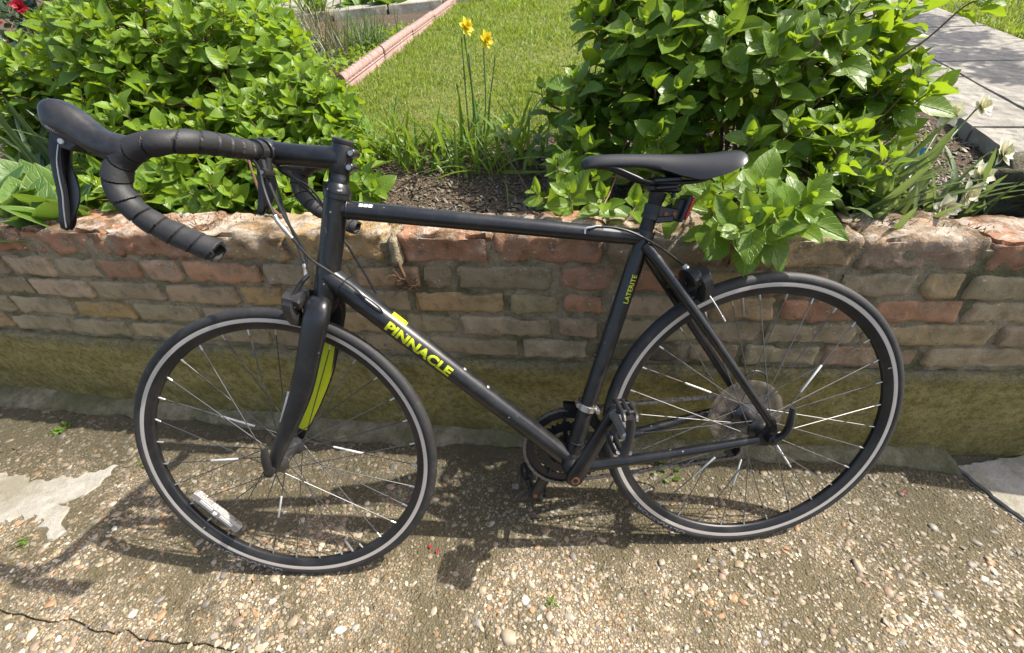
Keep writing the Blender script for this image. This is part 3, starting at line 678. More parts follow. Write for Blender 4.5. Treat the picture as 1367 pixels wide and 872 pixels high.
        b = MB(); b.revolve([(0.026, 0.0245), (0.030, 0.0245), (0.055, 0.0265), (0.070, 0.0235), (0.0725, 0.0225), (0.0840, 0.0215), (0.0865, 0.0225), (0.0865, 0.0240), (0.0840, 0.0232), (0.0725, 0.0242), (0.070, 0.0252), (0.055, 0.0282), (0.030, 0.0262), (0.026, 0.0262)], C0, Y, 64, closed=True)
        b.obj('spoke_protector', [M['disc']], w)
        b = MB()
        for i, (teeth, z) in enumerate([(28, 0.030), (25, 0.0337), (23, 0.0374), (21, 0.0411), (19, 0.0448), (17, 0.0485), (15, 0.0522), (13, 0.0559), (11, 0.0596)]):
            R_ = teeth * 0.0127 / (2 * math.pi); k = teeth * 4
            a = np.arange(k) * 2 * np.pi / k; rr2 = R_ + np.where(np.arange(k) % 4 < 2, 0.002, -0.0018)
            b.loft([np.column_stack([rr2 * np.cos(a), np.full(k, z + dz), rr2 * np.sin(a)]) for dz in (0, 0.0016)])
        b.obj('cassette', [M['chain']], w)
    return w
Tm = np.array([[1, 0, 0], [0, 0, -1], [0, 1, 0]], float)
fwheel = wheel('front_wheel', tuple(fk((-WB, 0, 0))), Tm @ RS @ Tm.T, True)
rwheel = wheel('rear_wheel', tuple(bk((0, 0, 0))), None, False)
# wheel reflector, clear, clipped to the front spokes
b = MB(); c = np.array([-0.195, 0, -0.1415]); dv = np.array([0.61, 0, -0.79]); nv_ = np.array([-0.79, 0, -0.61])
rings = []
for u, hw in ((-0.066, 0.008), (-0.060, 0.0120), (0.060, 0.0120), (0.066, 0.008)):
    rings.append([c + dv * u + nv_ * (hw * x - 0.10 * (0.066 ** 2 - u * u) * 8) + np.array([0, y, 0]) for x, y in ((-1, -0.012), (-0.7, -0.016), (0.7, -0.016), (1, -0.012), (1, -0.004), (-1, -0.004))])
b.loft(rings, cap=True); wr = b.obj('wheel_reflector', [M['clear']], fwheel, 30)
b = MB()
for u0, u1 in ((-0.046, -0.008), (0.010, 0.050)):
    b.box(c + dv * (u0 + u1) / 2 + np.array([0, -0.0166, 0]) - nv_ * 0.0028, (abs(u1 - u0) * 0.9, 0.0012, 0.0070), rot=np.column_stack([dv, (0, 1, 0), nv_]))
b.box(c + np.array([0, -0.018, 0]) - nv_ * 0.002, (0.010, 0.006, 0.010), rot=np.column_stack([dv, (0, 1, 0), nv_]), bev=0.002)
b.obj('reflector_clip', [M['white']], wr)

# quick releases
b = MB(); F0 = np.array([-WB, 0, 0])
b.tube(fk([F0 + [0, 0, z] for z in (-0.070, 0.066)]), 0.0026, 10); b.tube(fk([F0 + [0, 0, z] for z in (0.059, 0.066, 0.070, 0.071)]), [0.0085, 0.0085, 0.006, 0.003], 12)
b.tube(fk([F0 + [0, 0, z] for z in (-0.059, -0.070)]), 0.009, 14)
b.obj('axle_nut', [M['steel']], bike)
b = MB(); b.tube(fk([F0 + [0.002, 0.0, 0.069], F0 + [0.004, 0.015, 0.074], F0 + [0.007, 0.040, 0.077], F0 + [0.010, 0.062, 0.077]]), [0.008, 0.0085, 0.0085, 0.006], 12, 0, 4, 0.55)
b.tube(fk([F0 + [0, 0, 0.060], F0 + [0, 0, 0.072]]), 0.010, 14); b.obj('quick_release_lever', [M['black_plastic']], bike)
b = MB(); b.tube(bk([(0, 0, -0.080), (0, 0, 0.072)]), 0.0026, 10); b.tube(bk([(0, 0, 0.070), (0, 0, 0.083), (0, 0, 0.084)]), [0.0110, 0.0110, 0.008], 18); b.tube(bk([(0, 0, -0.070), (0, 0, -0.080)]), 0.009, 14); b.obj('axle_nut', [M['black_metal']], bike)
b = MB(); b.tube(bk([(0.0, 0.002, 0.080), (0.012, 0.010, 0.084), (0.020, 0.026, 0.088), (0.0245, 0.048, 0.089), (0.0260, 0.078, 0.088)]), [0.0085, 0.0090, 0.0100, 0.0110, 0.0085], 14, 0, 4, 0.6); b.obj('quick_release_lever', [M['black_plastic']], bike)

# ---- transmission
def crank(s, name):
    e = np.array([0.0793, 0.158]) * s; P0 = BB + np.array([0, 0, 0.066 * s]); P1 = BB + np.array([e[0], e[1], 0.080 * s])
    d = P1 - P0; L = np.linalg.norm(d); d /= L; k = np.array([-d[1], d[0], 0]); k /= np.linalg.norm(k); z = np.array([0, 0, 1.0])
    b = MB(); rings = []
    for u, hw, ht in ((-0.019, 0.004, 0.004), (-0.017, 0.0105, 0.0085), (-0.009, 0.0165, 0.0100), (0.0, 0.0180, 0.0105), (0.02, 0.0165, 0.0095), (0.08, 0.0148, 0.0080), (L - 0.02, 0.0132, 0.0070), (L, 0.0138, 0.0072), (L + 0.008, 0.0118, 0.0070), (L + 0.013, 0.006, 0.006), (L + 0.0145, 0.002, 0.002)):
        c = P0 + d * u
        rings.append(bk([c + k * hw * x + z * ht * y for x, y in ((1, -0.6), (1, 0.55), (0.8, 0.95), (0, 1.05), (-0.8, 0.95), (-1, 0.55), (-1, -0.6), (-0.8, -1), (0.8, -1))]))
    b.loft(rings); a = b.obj('crank_arm', [M['paint']], bike, 45)
    b = MB(); c = P0 + np.array([0, 0, 0.0105 * s]); b.tube(bk([c, c + [0, 0, 0.0012 * s]]), 0.0088, 18); b.obj('crank_bolt_cap', [M['rust']], a)
    b = MB(); b.tube(bk([c + [0, 0, 0.0012 * s], c + [0, 0, 0.0016 * s]]), 0.0058, 6); b.obj('crank_bolt', [M['black_metal']], a)
    b = MB(); c = P1 + np.array([0, 0, -0.0075 * s]); b.tube(bk([c, c - [0, 0, 0.001 * s]]), 0.0062, 14); b.obj('pedal_hole', [M['rust']], a)
    # pedal
    pd = link('pedal', None, bike)
    A = np.array([P1[0], P1[1], 0])
    v = np.array([0.16, 0.985, 0]) if s > 0 else np.array([0.45, -0.89, 0]); v /= np.linalg.norm(v); w_ = np.array([v[1], -v[0], 0])
    Q = lambda a_, c_, t_: A + v * a_ + w_ * t_ + np.array([0, 0, c_ * s])
    b = MB(); b.tube(bk([Q(0, 0.082, 0), Q(0, 0.092, 0), Q(0, 0.093, 0), Q(0, 0.166, 0), Q(0, 0.168, 0)]), [0.0075, 0.0075, 0.0115, 0.0095, 0.006], 16); b.tube(bk([Q(0, 0.0885, 0), Q(0, 0.093, 0)]), 0.0125, 20); b.obj('pedal_axle', [M['steel']], pd)
    b = MB()
    for a_ in (-0.040, 0.040):
        pts = [(a_ * 0.80, 0.098, 0.011), (a_, 0.106, 0.012), (a_ * 1.04, 0.132, 0.0125), (a_, 0.158, 0.012), (a_ * 0.80, 0.168, 0.011)]
        for t_ in (1, -1):
            b.tube(bk([Q(p[0], p[1], p[2] * t_) for p in pts]), 0.0042, 8, 0, 4)
        for zc in (0.118, 0.150):
            b.tube(bk([Q(a_ * 1.02, zc, -0.0125), Q(a_ * 1.02, zc, 0.0125)]), 0.0040, 8)
        b.box(bk(Q(a_ * 0.98, 0.132, 0)), (0.007, 0.052, 0.016), bev=0.002)
    for zc in (0.100, 0.165):
        b.tube(bk([Q(-0.038, zc, 0), Q(-0.016, zc, 0.004), Q(0.016, zc, 0.004), Q(0.038, zc, 0)]), [0.0075, 0.0070, 0.0070, 0.0075], 10, 0, 4, 1.3)
    b.obj('pedal_cage', [M['black_plastic']], pd)
crank(1, 'crank'); crank(-1, 'crank')
b = MB()
for R_, teeth, z in ((0.1012, 50, -0.0475), (0.0690, 34, -0.0400)):
    k = teeth * 4; a = np.arange(k) * 2 * np.pi / k; ro = R_ + np.array([0.0026, 0.0022, -0.0026, -0.0026])[np.arange(k) % 4]; ri = np.full(k, R_ - 0.024 if R_ > 0.09 else R_ - 0.022)
    mk = lambda r_, zz: bk(np.column_stack([BB[0] + r_ * np.cos(a), BB[1] + r_ * np.sin(a), np.full(k, zz)]))
    b.loft([mk(ro, z), mk(ro, z - 0.0028), mk(ri, z - 0.0030), mk(ri, z + 0.0002)], closed=True)
ring = b.obj('chainrings', [M['black_metal']], bike, 30)
b = MB()
for q in range(5):
    a = rad(72 * q + 20); e = np.array([math.cos(a), math.sin(a), 0]); b.tube(bk([BB + e * r_ + [0, 0, -0.050] for r_ in (0.01, 0.05, 0.086)]), [0.015, 0.011, 0.008], 10, 0, 4, 0.5)
b.tube(bk([BB + [0, 0, -0.038], BB + [0, 0, -0.062]]), 0.02, 20); b.obj('chainring_spider', [M['black_metal']], ring)
b = MB(); b.tube(bk([BB + [0, 0, 0.036], BB + [0, 0, 0.040], BB + [0, 0, 0.052]]), [0.0215, 0.0205, 0.012], 24); b.obj('bottom_bracket_cup', [M['black_metal']], frame)
# chain: path over ring, cassette and jockey wheels, links modelled by alternating plates
zc = -0.046
def arc(c, r_, a0, a1, n): return [(c[0] + r_ * math.cos(t_), c[1] + r_ * math.sin(t_), zc) for t_ in np.linspace(rad(a0), rad(a1), n)]
path = arc(BB, 0.1012, 262, 86, 24)[0:] + arc((0, 0), 0.041, 84, -50, 12) + arc((0.014, -0.066), 0.021, 140, 210, 5) + arc((-0.006, -0.110), 0.021, 20, -95, 8)
path = path + [path[0]]
pth = np.array(path); dl = np.r_[0, np.cumsum(np.linalg.norm(np.diff(pth, axis=0), axis=1))]
b = MB(); nlk = int(dl[-1] / 0.0127)
S = np.linspace(0, dl[-1], nlk + 1); q = np.stack([np.interp(S, dl, pth[:, i]) for i in range(3)], 1)
for i in range(nlk):
    c, e = q[i], q[i + 1]; d = (e - c) / np.linalg.norm(e - c); k = np.array([-d[1], d[0], 0]); hz = 0.0030 if i % 2 else 0.0020
    for sg in (1, -1):
        pts = [c - d * 0.003, c + k * 0.0042 , (c + e) / 2 + k * 0.0028, e + k * 0.0042, e + d * 0.003, e - k * 0.0042, (c + e) / 2 - k * 0.0028, c - k * 0.0042]
        b.loft([bk(np.array(pts) + [0, 0, sg * hz]), bk(np.array(pts) + [0, 0, sg * (hz + 0.0010)])])
    b.tube(bk([c + [0, 0, -0.0042], c + [0, 0, 0.0042]]), 0.0021, 6)
b.obj('chain', [M['chain']], bike, 30, smooth=False)
# front derailleur
b = MB(); c = BB + std * 0.137
b.tube(bk([c - std * 0.007, c - std * 0.0065, c + std * 0.0065, c + std * 0.007]), [0.0188, 0.0202, 0.0202, 0.0188], 28)
for sg in (1, -1):
    p = c + np.array([0.020 * sg, -0.006 * sg, 0.008 if sg > 0 else -0.004]); b.tube(bk([p + [0, 0, -0.008], p + [0, 0, 0.010]]), 0.0052, 12); b.tube(bk([p + [0, 0, 0.010], p + [0, 0, 0.013]]), 0.0042, 10)
fd = b.obj('front_derailleur', [M['silver']], bike)
b = MB()
for z in (-0.040, -0.056):
    o_ = [(BB[0] + r_ * math.cos(rad(a)), BB[1] + r_ * math.sin(rad(a))) for r_, a in ((0.118, 92), (0.116, 75), (0.114, 58), (0.104, 42), (0.085, 38), (0.094, 55), (0.099, 75), (0.102, 92))]
    b.loft([bk(np.column_stack([o_, np.full(8, z)])), bk(np.column_stack([o_, np.full(8, z - 0.0015)]))])
b.tube(bk([c + [0.004, 0.0, -0.016], c + [-0.01, -0.03, -0.038]]), 0.007, 10); b.obj('derailleur_cage', [M['black_metal']], fd)
# rear derailleur
b = MB(); b.tube(bk([(0.004, -0.018, -0.068), (0.010, -0.034, -0.072), (0.016, -0.055, -0.066), (0.014, -0.066, -0.056)]), [0.009, 0.011, 0.012, 0.010], 12, 0, 4)
for z in (-0.040, -0.053):
    b.tube(bk([(0.014, -0.060, z), (0.006, -0.09, z), (-0.006, -0.116, z)]), [0.011, 0.008, 0.011], 10, 0, 3, 0.15, up=(0, 0, 1))
rdr = b.obj('rear_derailleur', [M['black_metal']], bike)
b = MB()
for c in ((0.014, -0.066), (-0.006, -0.110)):
    k = 44; a = np.arange(k) * 2 * np.pi / k; r_ = 0.0195 + np.where(np.arange(k) % 4 < 2, 0.0015, -0.0015)
    b.loft([bk(np.column_stack([c[0] + r_ * np.cos(a), c[1] + r_ * np.sin(a), np.full(k, zc + dz)])) for dz in (-0.0015, 0.0015)])
b.obj('jockey_wheels', [M['black_plastic']], rdr)
cable([(-0.09, -0.030, -0.062), (-0.05, -0.01, -0.075), (0.01, 0.045, -0.085), (0.045, 0.075, -0.088), (0.080, 0.060, -0.088), (0.085, 0.005, -0.085), (0.055, -0.04, -0.078), (0.02, -0.045, -0.072)], 0.0024, bk, 'black_plastic', 'gear_cable')
# =================================================================== materials of the place
def wall_y(x): return 0.0206276 * x * x - 0.155993 * x + 0.289453
def wall_slope(x): return 2 * 0.0206276 * x - 0.155993
def garden_z(x, y): return 0.600 + (0.02522 * (x + 0.3) + 0.17276 * (y - 0.458)) / 0.98464
def sag(x):
    u = np.clip((np.asarray(x, float) + 0.3) / 1.0, 0, 1.3); return -0.030 * u

t = NT('old_stock_brick'); co = t.coord(); oc = t.new('ShaderNodeObjectInfo').outputs['Color']; ps = t.pos()
n1 = t.noise(co, 26, 7, 0.72); n2 = t.noise(co, 90, 4, 0.7)
b_ = t.mix(t.ramp(n1, [(0.30, 0), (0.70, 1)]), oc, t.mix(0.5, oc, (0.26, 0.21, 0.13)))
b_ = t.mix(t.ramp(t.noise(co, 11, 6, 0.75), [(0.52, 0), (0.68, 0.62)]), b_, (0.11, 0.085, 0.052))
b_ = t.mix(t.ramp(t.noise(co, 14, 6, 0.7, 0.4), [(0.58, 0), (0.72, 0.7)]), b_, (0.40, 0.32, 0.20))
spx = t.ramp(t.voro(ps, 70), [(0.10, 1), (0.22, 0)])
spm = t.ramp(t.noise(ps, 9, 4, 0.6), [(0.50, 0), (0.62, 1)])
b_ = t.mix(t.math('MULTIPLY', t.math('MULTIPLY', spx, spm), 0.75), b_, (0.52, 0.50, 0.44))
pit = t.ramp(t.voro(co, 130), [(0.06, 1), (0.20, 0)])
pit = t.math('MULTIPLY', pit, t.ramp(t.noise(co, 40, 3), [(0.5, 0), (0.62, 1)]))
b_ = t.mix(pit, b_, (0.02, 0.017, 0.013))
# moss film gathers low down and in patches
gz_ = t.new('ShaderNodeSeparateXYZ'); t.l.new(ps, gz_.inputs[0])
low = t.ramp(gz_.outputs[2], [(0.30, 0.55), (0.56, 0.12)])
b_ = t.mix(t.math('MULTIPLY', t.ramp(t.noise(ps, 6, 6, 0.7), [(0.40, 0), (0.62, 1)]), low), b_, (0.165, 0.132, 0.058))
h = t.math('ADD', t.math('MULTIPLY', n1, 0.6), t.math('MULTIPLY', n2, 0.5)); h = t.math('SUBTRACT', h, t.math('MULTIPLY', pit, 0.6))
M['brick'] = t.set(b_, 0.92, 0, 0.25, t.bump(h, 0.85, 0.008))

t = NT('weathered_cap_brick'); co = t.coord(); oc = t.new('ShaderNodeObjectInfo').outputs['Color']; ps = t.pos()
nrm = t.new('ShaderNodeNewGeometry').outputs['Normal']; sx = t.new('ShaderNodeSeparateXYZ'); t.l.new(nrm, sx.inputs[0])
n1 = t.noise(co, 24, 8, 0.75); n2 = t.noise(co, 110, 4, 0.7)
b_ = t.mix(t.ramp(n1, [(0.32, 0), (0.68, 1)]), oc, t.mix(0.55, oc, (0.16, 0.13, 0.085)))
b_ = t.mix(t.ramp(t.noise(co, 12, 6, 0.75), [(0.52, 0), (0.68, 0.75)]), b_, (0.07, 0.052, 0.032))
upm = t.ramp(sx.outputs[2], [(0.15, 0), (0.65, 1)])
lich = t.math('MULTIPLY', t.ramp(t.noise(ps, 15, 8, 0.75, 0.6), [(0.44, 0), (0.56, 0.9)]), t.math('ADD', t.math('MULTIPLY', upm, 0.85), 0.10))
b_ = t.mix(lich, b_, (0.44, 0.38, 0.31))
mos = t.math('MULTIPLY', t.ramp(t.noise(ps, 10, 7, 0.7), [(0.46, 0), (0.58, 1)]), upm)
b_ = t.mix(t.math('MULTIPLY', mos, 0.8), b_, (0.085, 0.052, 0.022))
spx = t.ramp(t.voro(ps, 62), [(0.12, 1), (0.22, 0)])
b_ = t.mix(t.math('MULTIPLY', t.math('MULTIPLY', spx, t.ramp(t.noise(ps, 9, 4), [(0.48, 0), (0.6, 1)])), 0.75), b_, (0.55, 0.53, 0.47))
h = t.math('ADD', t.math('MULTIPLY', n1, 0.8), t.math('MULTIPLY', n2, 0.5)); h = t.math('ADD', h, t.math('MULTIPLY', lich, 0.25))
M['cap'] = t.set(b_, 0.95, 0, 0.2, t.bump(h, 0.9, 0.012))

t = NT('lime_mortar'); ps = t.pos(); n1 = t.noise(ps, 40, 8, 0.75)
b_ = t.mix(t.ramp(n1, [(0.3, 0), (0.7, 1)]), (0.21, 0.17, 0.105), (0.42, 0.345, 0.23))
b_ = t.mix(t.ramp(t.noise(ps, 7, 6, 0.7), [(0.42, 0), (0.62, 0.8)]), b_, (0.085, 0.085, 0.035))
b_ = t.mix(t.ramp(t.noise(ps, 18, 5, 0.7), [(0.60, 0), (0.72, 0.7)]), b_, (0.045, 0.038, 0.024))
M['mortar'] = t.set(b_, 0.95, 0, 0.2, t.bump(t.math('ADD', n1, t.noise(ps, 160, 3)), 0.9, 0.006))

t = NT('mossy_render'); ps = t.pos(); mp = t.new('ShaderNodeMapping'); t.l.new(ps, mp.inputs['Vector']); mp.inputs['Scale'].default_value = (1, 1, 2.2)
v = mp.outputs[0]; n1 = t.noise(v, 9, 8, 0.72); n2 = t.noise(ps, 120, 4, 0.75)
b_ = t.ramp(n1, [(0.30, (0.20, 0.165, 0.045)), (0.46, (0.34, 0.28, 0.085)), (0.60, (0.42, 0.345, 0.135)), (0.74, (0.44, 0.36, 0.19))])
gz_ = t.new('ShaderNodeSeparateXYZ'); t.l.new(ps, gz_.inputs[0])
b_ = t.mix(t.math('MULTIPLY', t.ramp(gz_.outputs[2], [(0.0, 1.0), (0.16, 0.0)]), t.ramp(t.noise(ps, 13, 6, 0.7), [(0.3, 0), (0.6, 0.9)])), b_, (0.10, 0.09, 0.024))
b_ = t.mix(t.math('MULTIPLY', t.ramp(gz_.outputs[2], [(0.265, 0.0), (0.30, 1.0)]), t.ramp(t.noise(ps, 16, 6, 0.7), [(0.3, 0.2), (0.6, 0.9)])), b_, (0.20, 0.185, 0.13))
fl = t.math('MULTIPLY', t.ramp(t.voro(ps, 95), [(0.10, 1), (0.20, 0)]), t.ramp(t.noise(ps, 24, 4, 0.7), [(0.50, 0), (0.60, 1)]))
b_ = t.mix(t.math('MULTIPLY', fl, 0.7), b_, (0.34, 0.31, 0.20))
b_ = t.mix(t.ramp(t.noise(ps, 60, 7, 0.8), [(0.42, 0.6), (0.54, 0)]), b_, (0.11, 0.088, 0.032)); b_ = t.mix(t.ramp(t.noise(ps, 34, 7, 0.8), [(0.58, 0), (0.66, 0.5)]), b_, (0.30, 0.245, 0.14))
M['render'] = t.set(b_, 0.9, 0, 0.25, t.bump(t.math('ADD', t.math('MULTIPLY', n1, 0.7), t.math('ADD', n2, t.noise(ps, 60, 7, 0.8))), 1.0, 0.008))

def ground_mat(name, light, dark, peb=1.0, film=0.6):
    t = NT(name); ps = t.pos()
    v1 = t.new('ShaderNodeTexVoronoi'); t.l.new(ps, v1.inputs['Vector']); v1.inputs['Scale'].default_value = 105
    v2 = t.new('ShaderNodeTexVoronoi'); t.l.new(ps, v2.inputs['Vector']); v2.inputs['Scale'].default_value = 230
    pal = [(0.0, (0.36, 0.28, 0.17)), (0.22, (0.50, 0.42, 0.28)), (0.40, (0.22, 0.14, 0.07)), (0.55, (0.42, 0.31, 0.17)), (0.66, (0.55, 0.49, 0.37)), (0.78, (0.13, 0.12, 0.105)), (0.88, (0.40, 0.22, 0.09)), (1.0, (0.28, 0.25, 0.20))]
    sp = t.new('ShaderNodeSeparateColor'); t.l.new(v1.outputs['Color'], sp.inputs[0]); c1 = t.ramp(sp.outputs[0], pal, 'CONSTANT')
    sp2 = t.new('ShaderNodeSeparateColor'); t.l.new(v2.outputs['Color'], sp2.inputs[0]); c2 = t.ramp(sp2.outputs[1], pal, 'CONSTANT')
    n = t.noise(ps, 34, 8, 0.75)
    cem = t.mix(t.ramp(n, [(0.3, 0), (0.7, 1)]), dark, light)
    b_ = t.mix(t.math('MULTIPLY', t.ramp(v2.outputs['Distance'], [(0.35, 1), (0.55, 0)]), 0.75 * peb), cem, c2)
    m1 = t.math('MULTIPLY', t.ramp(v1.outputs['Distance'], [(0.36, 1), (0.50, 0)]), t.ramp(sp.outputs[2], [(0.45, 0), (0.5, peb)]))
    b_ = t.mix(m1, b_, c1)
    f1 = t.ramp(t.noise(ps, 3.3, 8, 0.72, 0.4), [(0.40, 0), (0.54, film)])
    b_ = t.mix(f1, b_, t.mix(t.noise(ps, 50, 5), (0.055, 0.046, 0.022), (0.115, 0.095, 0.050)))
    f2 = t.ramp(t.noise(ps, 9, 8, 0.75, 0.3), [(0.56, 0), (0.66, film * 0.8)])
    b_ = t.mix(f2, b_, (0.045, 0.04, 0.024))
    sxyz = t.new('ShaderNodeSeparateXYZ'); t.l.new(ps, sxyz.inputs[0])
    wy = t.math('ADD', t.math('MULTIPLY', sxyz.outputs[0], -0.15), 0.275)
    wy = t.math('SUBTRACT', wy, sxyz.outputs[1])                      # distance from the wall foot: algae and damp, widened to paint in the hydrangea's shade
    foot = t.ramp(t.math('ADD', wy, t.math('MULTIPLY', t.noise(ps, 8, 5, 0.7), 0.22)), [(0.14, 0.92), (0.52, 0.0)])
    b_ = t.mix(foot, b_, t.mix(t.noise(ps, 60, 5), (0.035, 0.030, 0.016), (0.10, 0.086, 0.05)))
    hh = t.math('ADD', t.math('MULTIPLY', m1, t.math('SUBTRACT', 0.8, v1.outputs['Distance'])), t.math('SUBTRACT', 0.5, t.math('MULTIPLY', v2.outputs['Distance'], 0.6)))
    hh = t.math('ADD', hh, t.math('MULTIPLY', n, 0.5))
    return t.set(b_, 0.88, 0, 0.3, t.bump(hh, 0.9, 0.005))
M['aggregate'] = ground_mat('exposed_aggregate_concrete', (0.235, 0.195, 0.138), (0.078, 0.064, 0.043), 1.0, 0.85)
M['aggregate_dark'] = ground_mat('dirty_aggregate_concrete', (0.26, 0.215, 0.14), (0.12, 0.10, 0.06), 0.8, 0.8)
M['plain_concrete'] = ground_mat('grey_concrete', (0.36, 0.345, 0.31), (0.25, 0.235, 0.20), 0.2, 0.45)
t = NT('pale_cement'); ps = t.pos(); n = t.noise(ps, 22, 8, 0.7)
b_ = t.mix(t.ramp(n, [(0.3, 0), (0.7, 1)]), (0.24, 0.225, 0.185), (0.38, 0.36, 0.31)); b_ = t.mix(t.ramp(t.noise(ps, 60, 6, 0.8), [(0.55, 0), (0.7, 0.5)]), b_, (0.15, 0.135, 0.10)); b_ = t.mix(t.ramp(t.noise(ps, 5, 8, 0.75), [(0.46, 0), (0.6, 0.7)]), b_, (0.16, 0.135, 0.085))
M['cement'] = t.set(b_, 0.9, 0, 0.25, t.bump(t.math('ADD', n, t.noise(ps, 150, 4)), 0.7, 0.004))
t = NT('greenish_fillet'); ps = t.pos(); n = t.noise(ps, 26, 8, 0.75)
b_ = t.ramp(n, [(0.30, (0.08, 0.07, 0.04)), (0.5, (0.17, 0.145, 0.09)), (0.7, (0.27, 0.235, 0.16))]); b_ = t.mix(t.ramp(t.noise(ps, 5, 6, 0.7), [(0.45, 0), (0.62, 0.8)]), b_, (0.075, 0.078, 0.028))
M['fillet'] = t.set(b_, 0.92, 0, 0.25, t.bump(t.math('ADD', n, t.noise(ps, 140, 4)), 0.9, 0.006))
t = NT('flint_pebbles'); ps = t.pos(); c = t.attr('tint')
b_ = t.mix(t.math('MULTIPLY', t.noise(ps, 300, 4, 0.7), 0.55), c, t.mix(0.55, c, (0.5, 0.42, 0.30)))
f1 = t.ramp(t.noise(ps, 3.3, 8, 0.72, 0.4), [(0.46, 0), (0.60, 0.45)])
b_ = t.mix(f1, b_, (0.085, 0.068, 0.034))
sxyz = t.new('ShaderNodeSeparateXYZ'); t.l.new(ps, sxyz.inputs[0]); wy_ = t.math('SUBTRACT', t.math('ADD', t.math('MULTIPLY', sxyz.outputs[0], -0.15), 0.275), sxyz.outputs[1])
b_ = t.mix(t.ramp(t.math('ADD', wy_, t.math('MULTIPLY', t.noise(ps, 8, 5, 0.7), 0.22)), [(0.14, 0.8), (0.52, 0.0)]), b_, (0.07, 0.058, 0.034))  # wall-foot damp on the stones, with the hydrangea's shade painted in
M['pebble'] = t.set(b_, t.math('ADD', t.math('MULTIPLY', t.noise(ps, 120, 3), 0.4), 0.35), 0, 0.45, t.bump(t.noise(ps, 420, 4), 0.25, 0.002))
t = NT('joint_soil'); ps = t.pos(); n = t.noise(ps, 60, 8, 0.75)
M['joint'] = t.set(t.ramp(n, [(0.3, (0.02, 0.016, 0.01)), (0.6, (0.07, 0.055, 0.034)), (0.8, (0.12, 0.10, 0.065))]), 0.95, 0, 0.2, t.bump(n, 1.0, 0.01))
t = NT('garden_soil'); ps = t.pos(); n = t.noise(ps, 45, 8, 0.8); v = t.voro(ps, 150)
b_ = t.ramp(n, [(0.30, (0.045, 0.033, 0.022)), (0.55, (0.125, 0.093, 0.062)), (0.78, (0.27, 0.215, 0.15))])
M['soil'] = t.set(b_, 0.95, 0, 0.2, t.bump(t.math('ADD', n, t.math('MULTIPLY', v, 0.7)), 1.0, 0.012))
t = NT('lawn_turf'); ps = t.pos(); n = t.noise(ps, 14, 8, 0.75)
M['turf'] = t.set(t.ramp(n, [(0.3, (0.10, 0.125, 0.022)), (0.55, (0.17, 0.18, 0.045)), (0.75, (0.26, 0.23, 0.09))]), 0.95, 0, 0.2, t.bump(t.noise(ps, 200, 5), 1.0, 0.01))
t = NT('garden_flagstone'); ps = t.pos(); n = t.noise(ps, 9, 8, 0.7); v = t.voro(ps, 26, 'SMOOTH_F1')
b_ = t.ramp(n, [(0.3, (0.17, 0.155, 0.13)), (0.55, (0.25, 0.232, 0.195)), (0.75, (0.33, 0.305, 0.26))]); b_ = t.mix(t.ramp(t.noise(ps, 40, 6, 0.8), [(0.52, 0), (0.68, 0.6)]), b_, (0.17, 0.16, 0.13))
M['flag'] = t.set(b_, 0.9, 0, 0.3, t.bump(t.math('ADD', v, n), 0.8, 0.02))
t = NT('pink_concrete_edging'); ps = t.pos(); n = t.noise(ps, 25, 7, 0.75)
b_ = t.ramp(n, [(0.3, (0.23, 0.145, 0.13)), (0.55, (0.33, 0.215, 0.19)), (0.78, (0.30, 0.265, 0.225))]); b_ = t.mix(t.ramp(t.noise(ps, 11, 6, 0.75), [(0.54, 0), (0.66, 0.65)]), b_, (0.24, 0.21, 0.16))
M['edging'] = t.set(b_, 0.92, 0, 0.2, t.bump(n, 0.6, 0.01))
t = NT('mossy_rock'); ps = t.pos(); n = t.noise(ps, 16, 8, 0.75); 
b_ = t.ramp(n, [(0.32, (0.07, 0.063, 0.042)), (0.50, (0.17, 0.155, 0.105)), (0.70, (0.34, 0.31, 0.24))]); b_ = t.mix(t.ramp(t.noise(ps, 8, 6), [(0.5, 0), (0.64, 0.7)]), b_, (0.06, 0.066, 0.022))
M['rock'] = t.set(b_, 0.95, 0, 0.2, t.bump(t.math('ADD', n, t.noise(ps, 70, 5)), 1.0, 0.03))
M['bark'] = simple('woody_stem', (0.22, 0.15, 0.085), 0.85, 0, 0.5, (0.09, 0.065, 0.04), 60, 0.5, 0.2)
M['twig'] = simple('brown_twig', (0.15, 0.085, 0.05), 0.8, 0, 0.4, (0.06, 0.05, 0.035), 70, 0.3, 0.2)
M['moss'] = simple('dry_brown_moss', (0.10, 0.055, 0.022), 0.95, 0, 0.6, (0.13, 0.10, 0.035), 30, 0.3, 0.1)

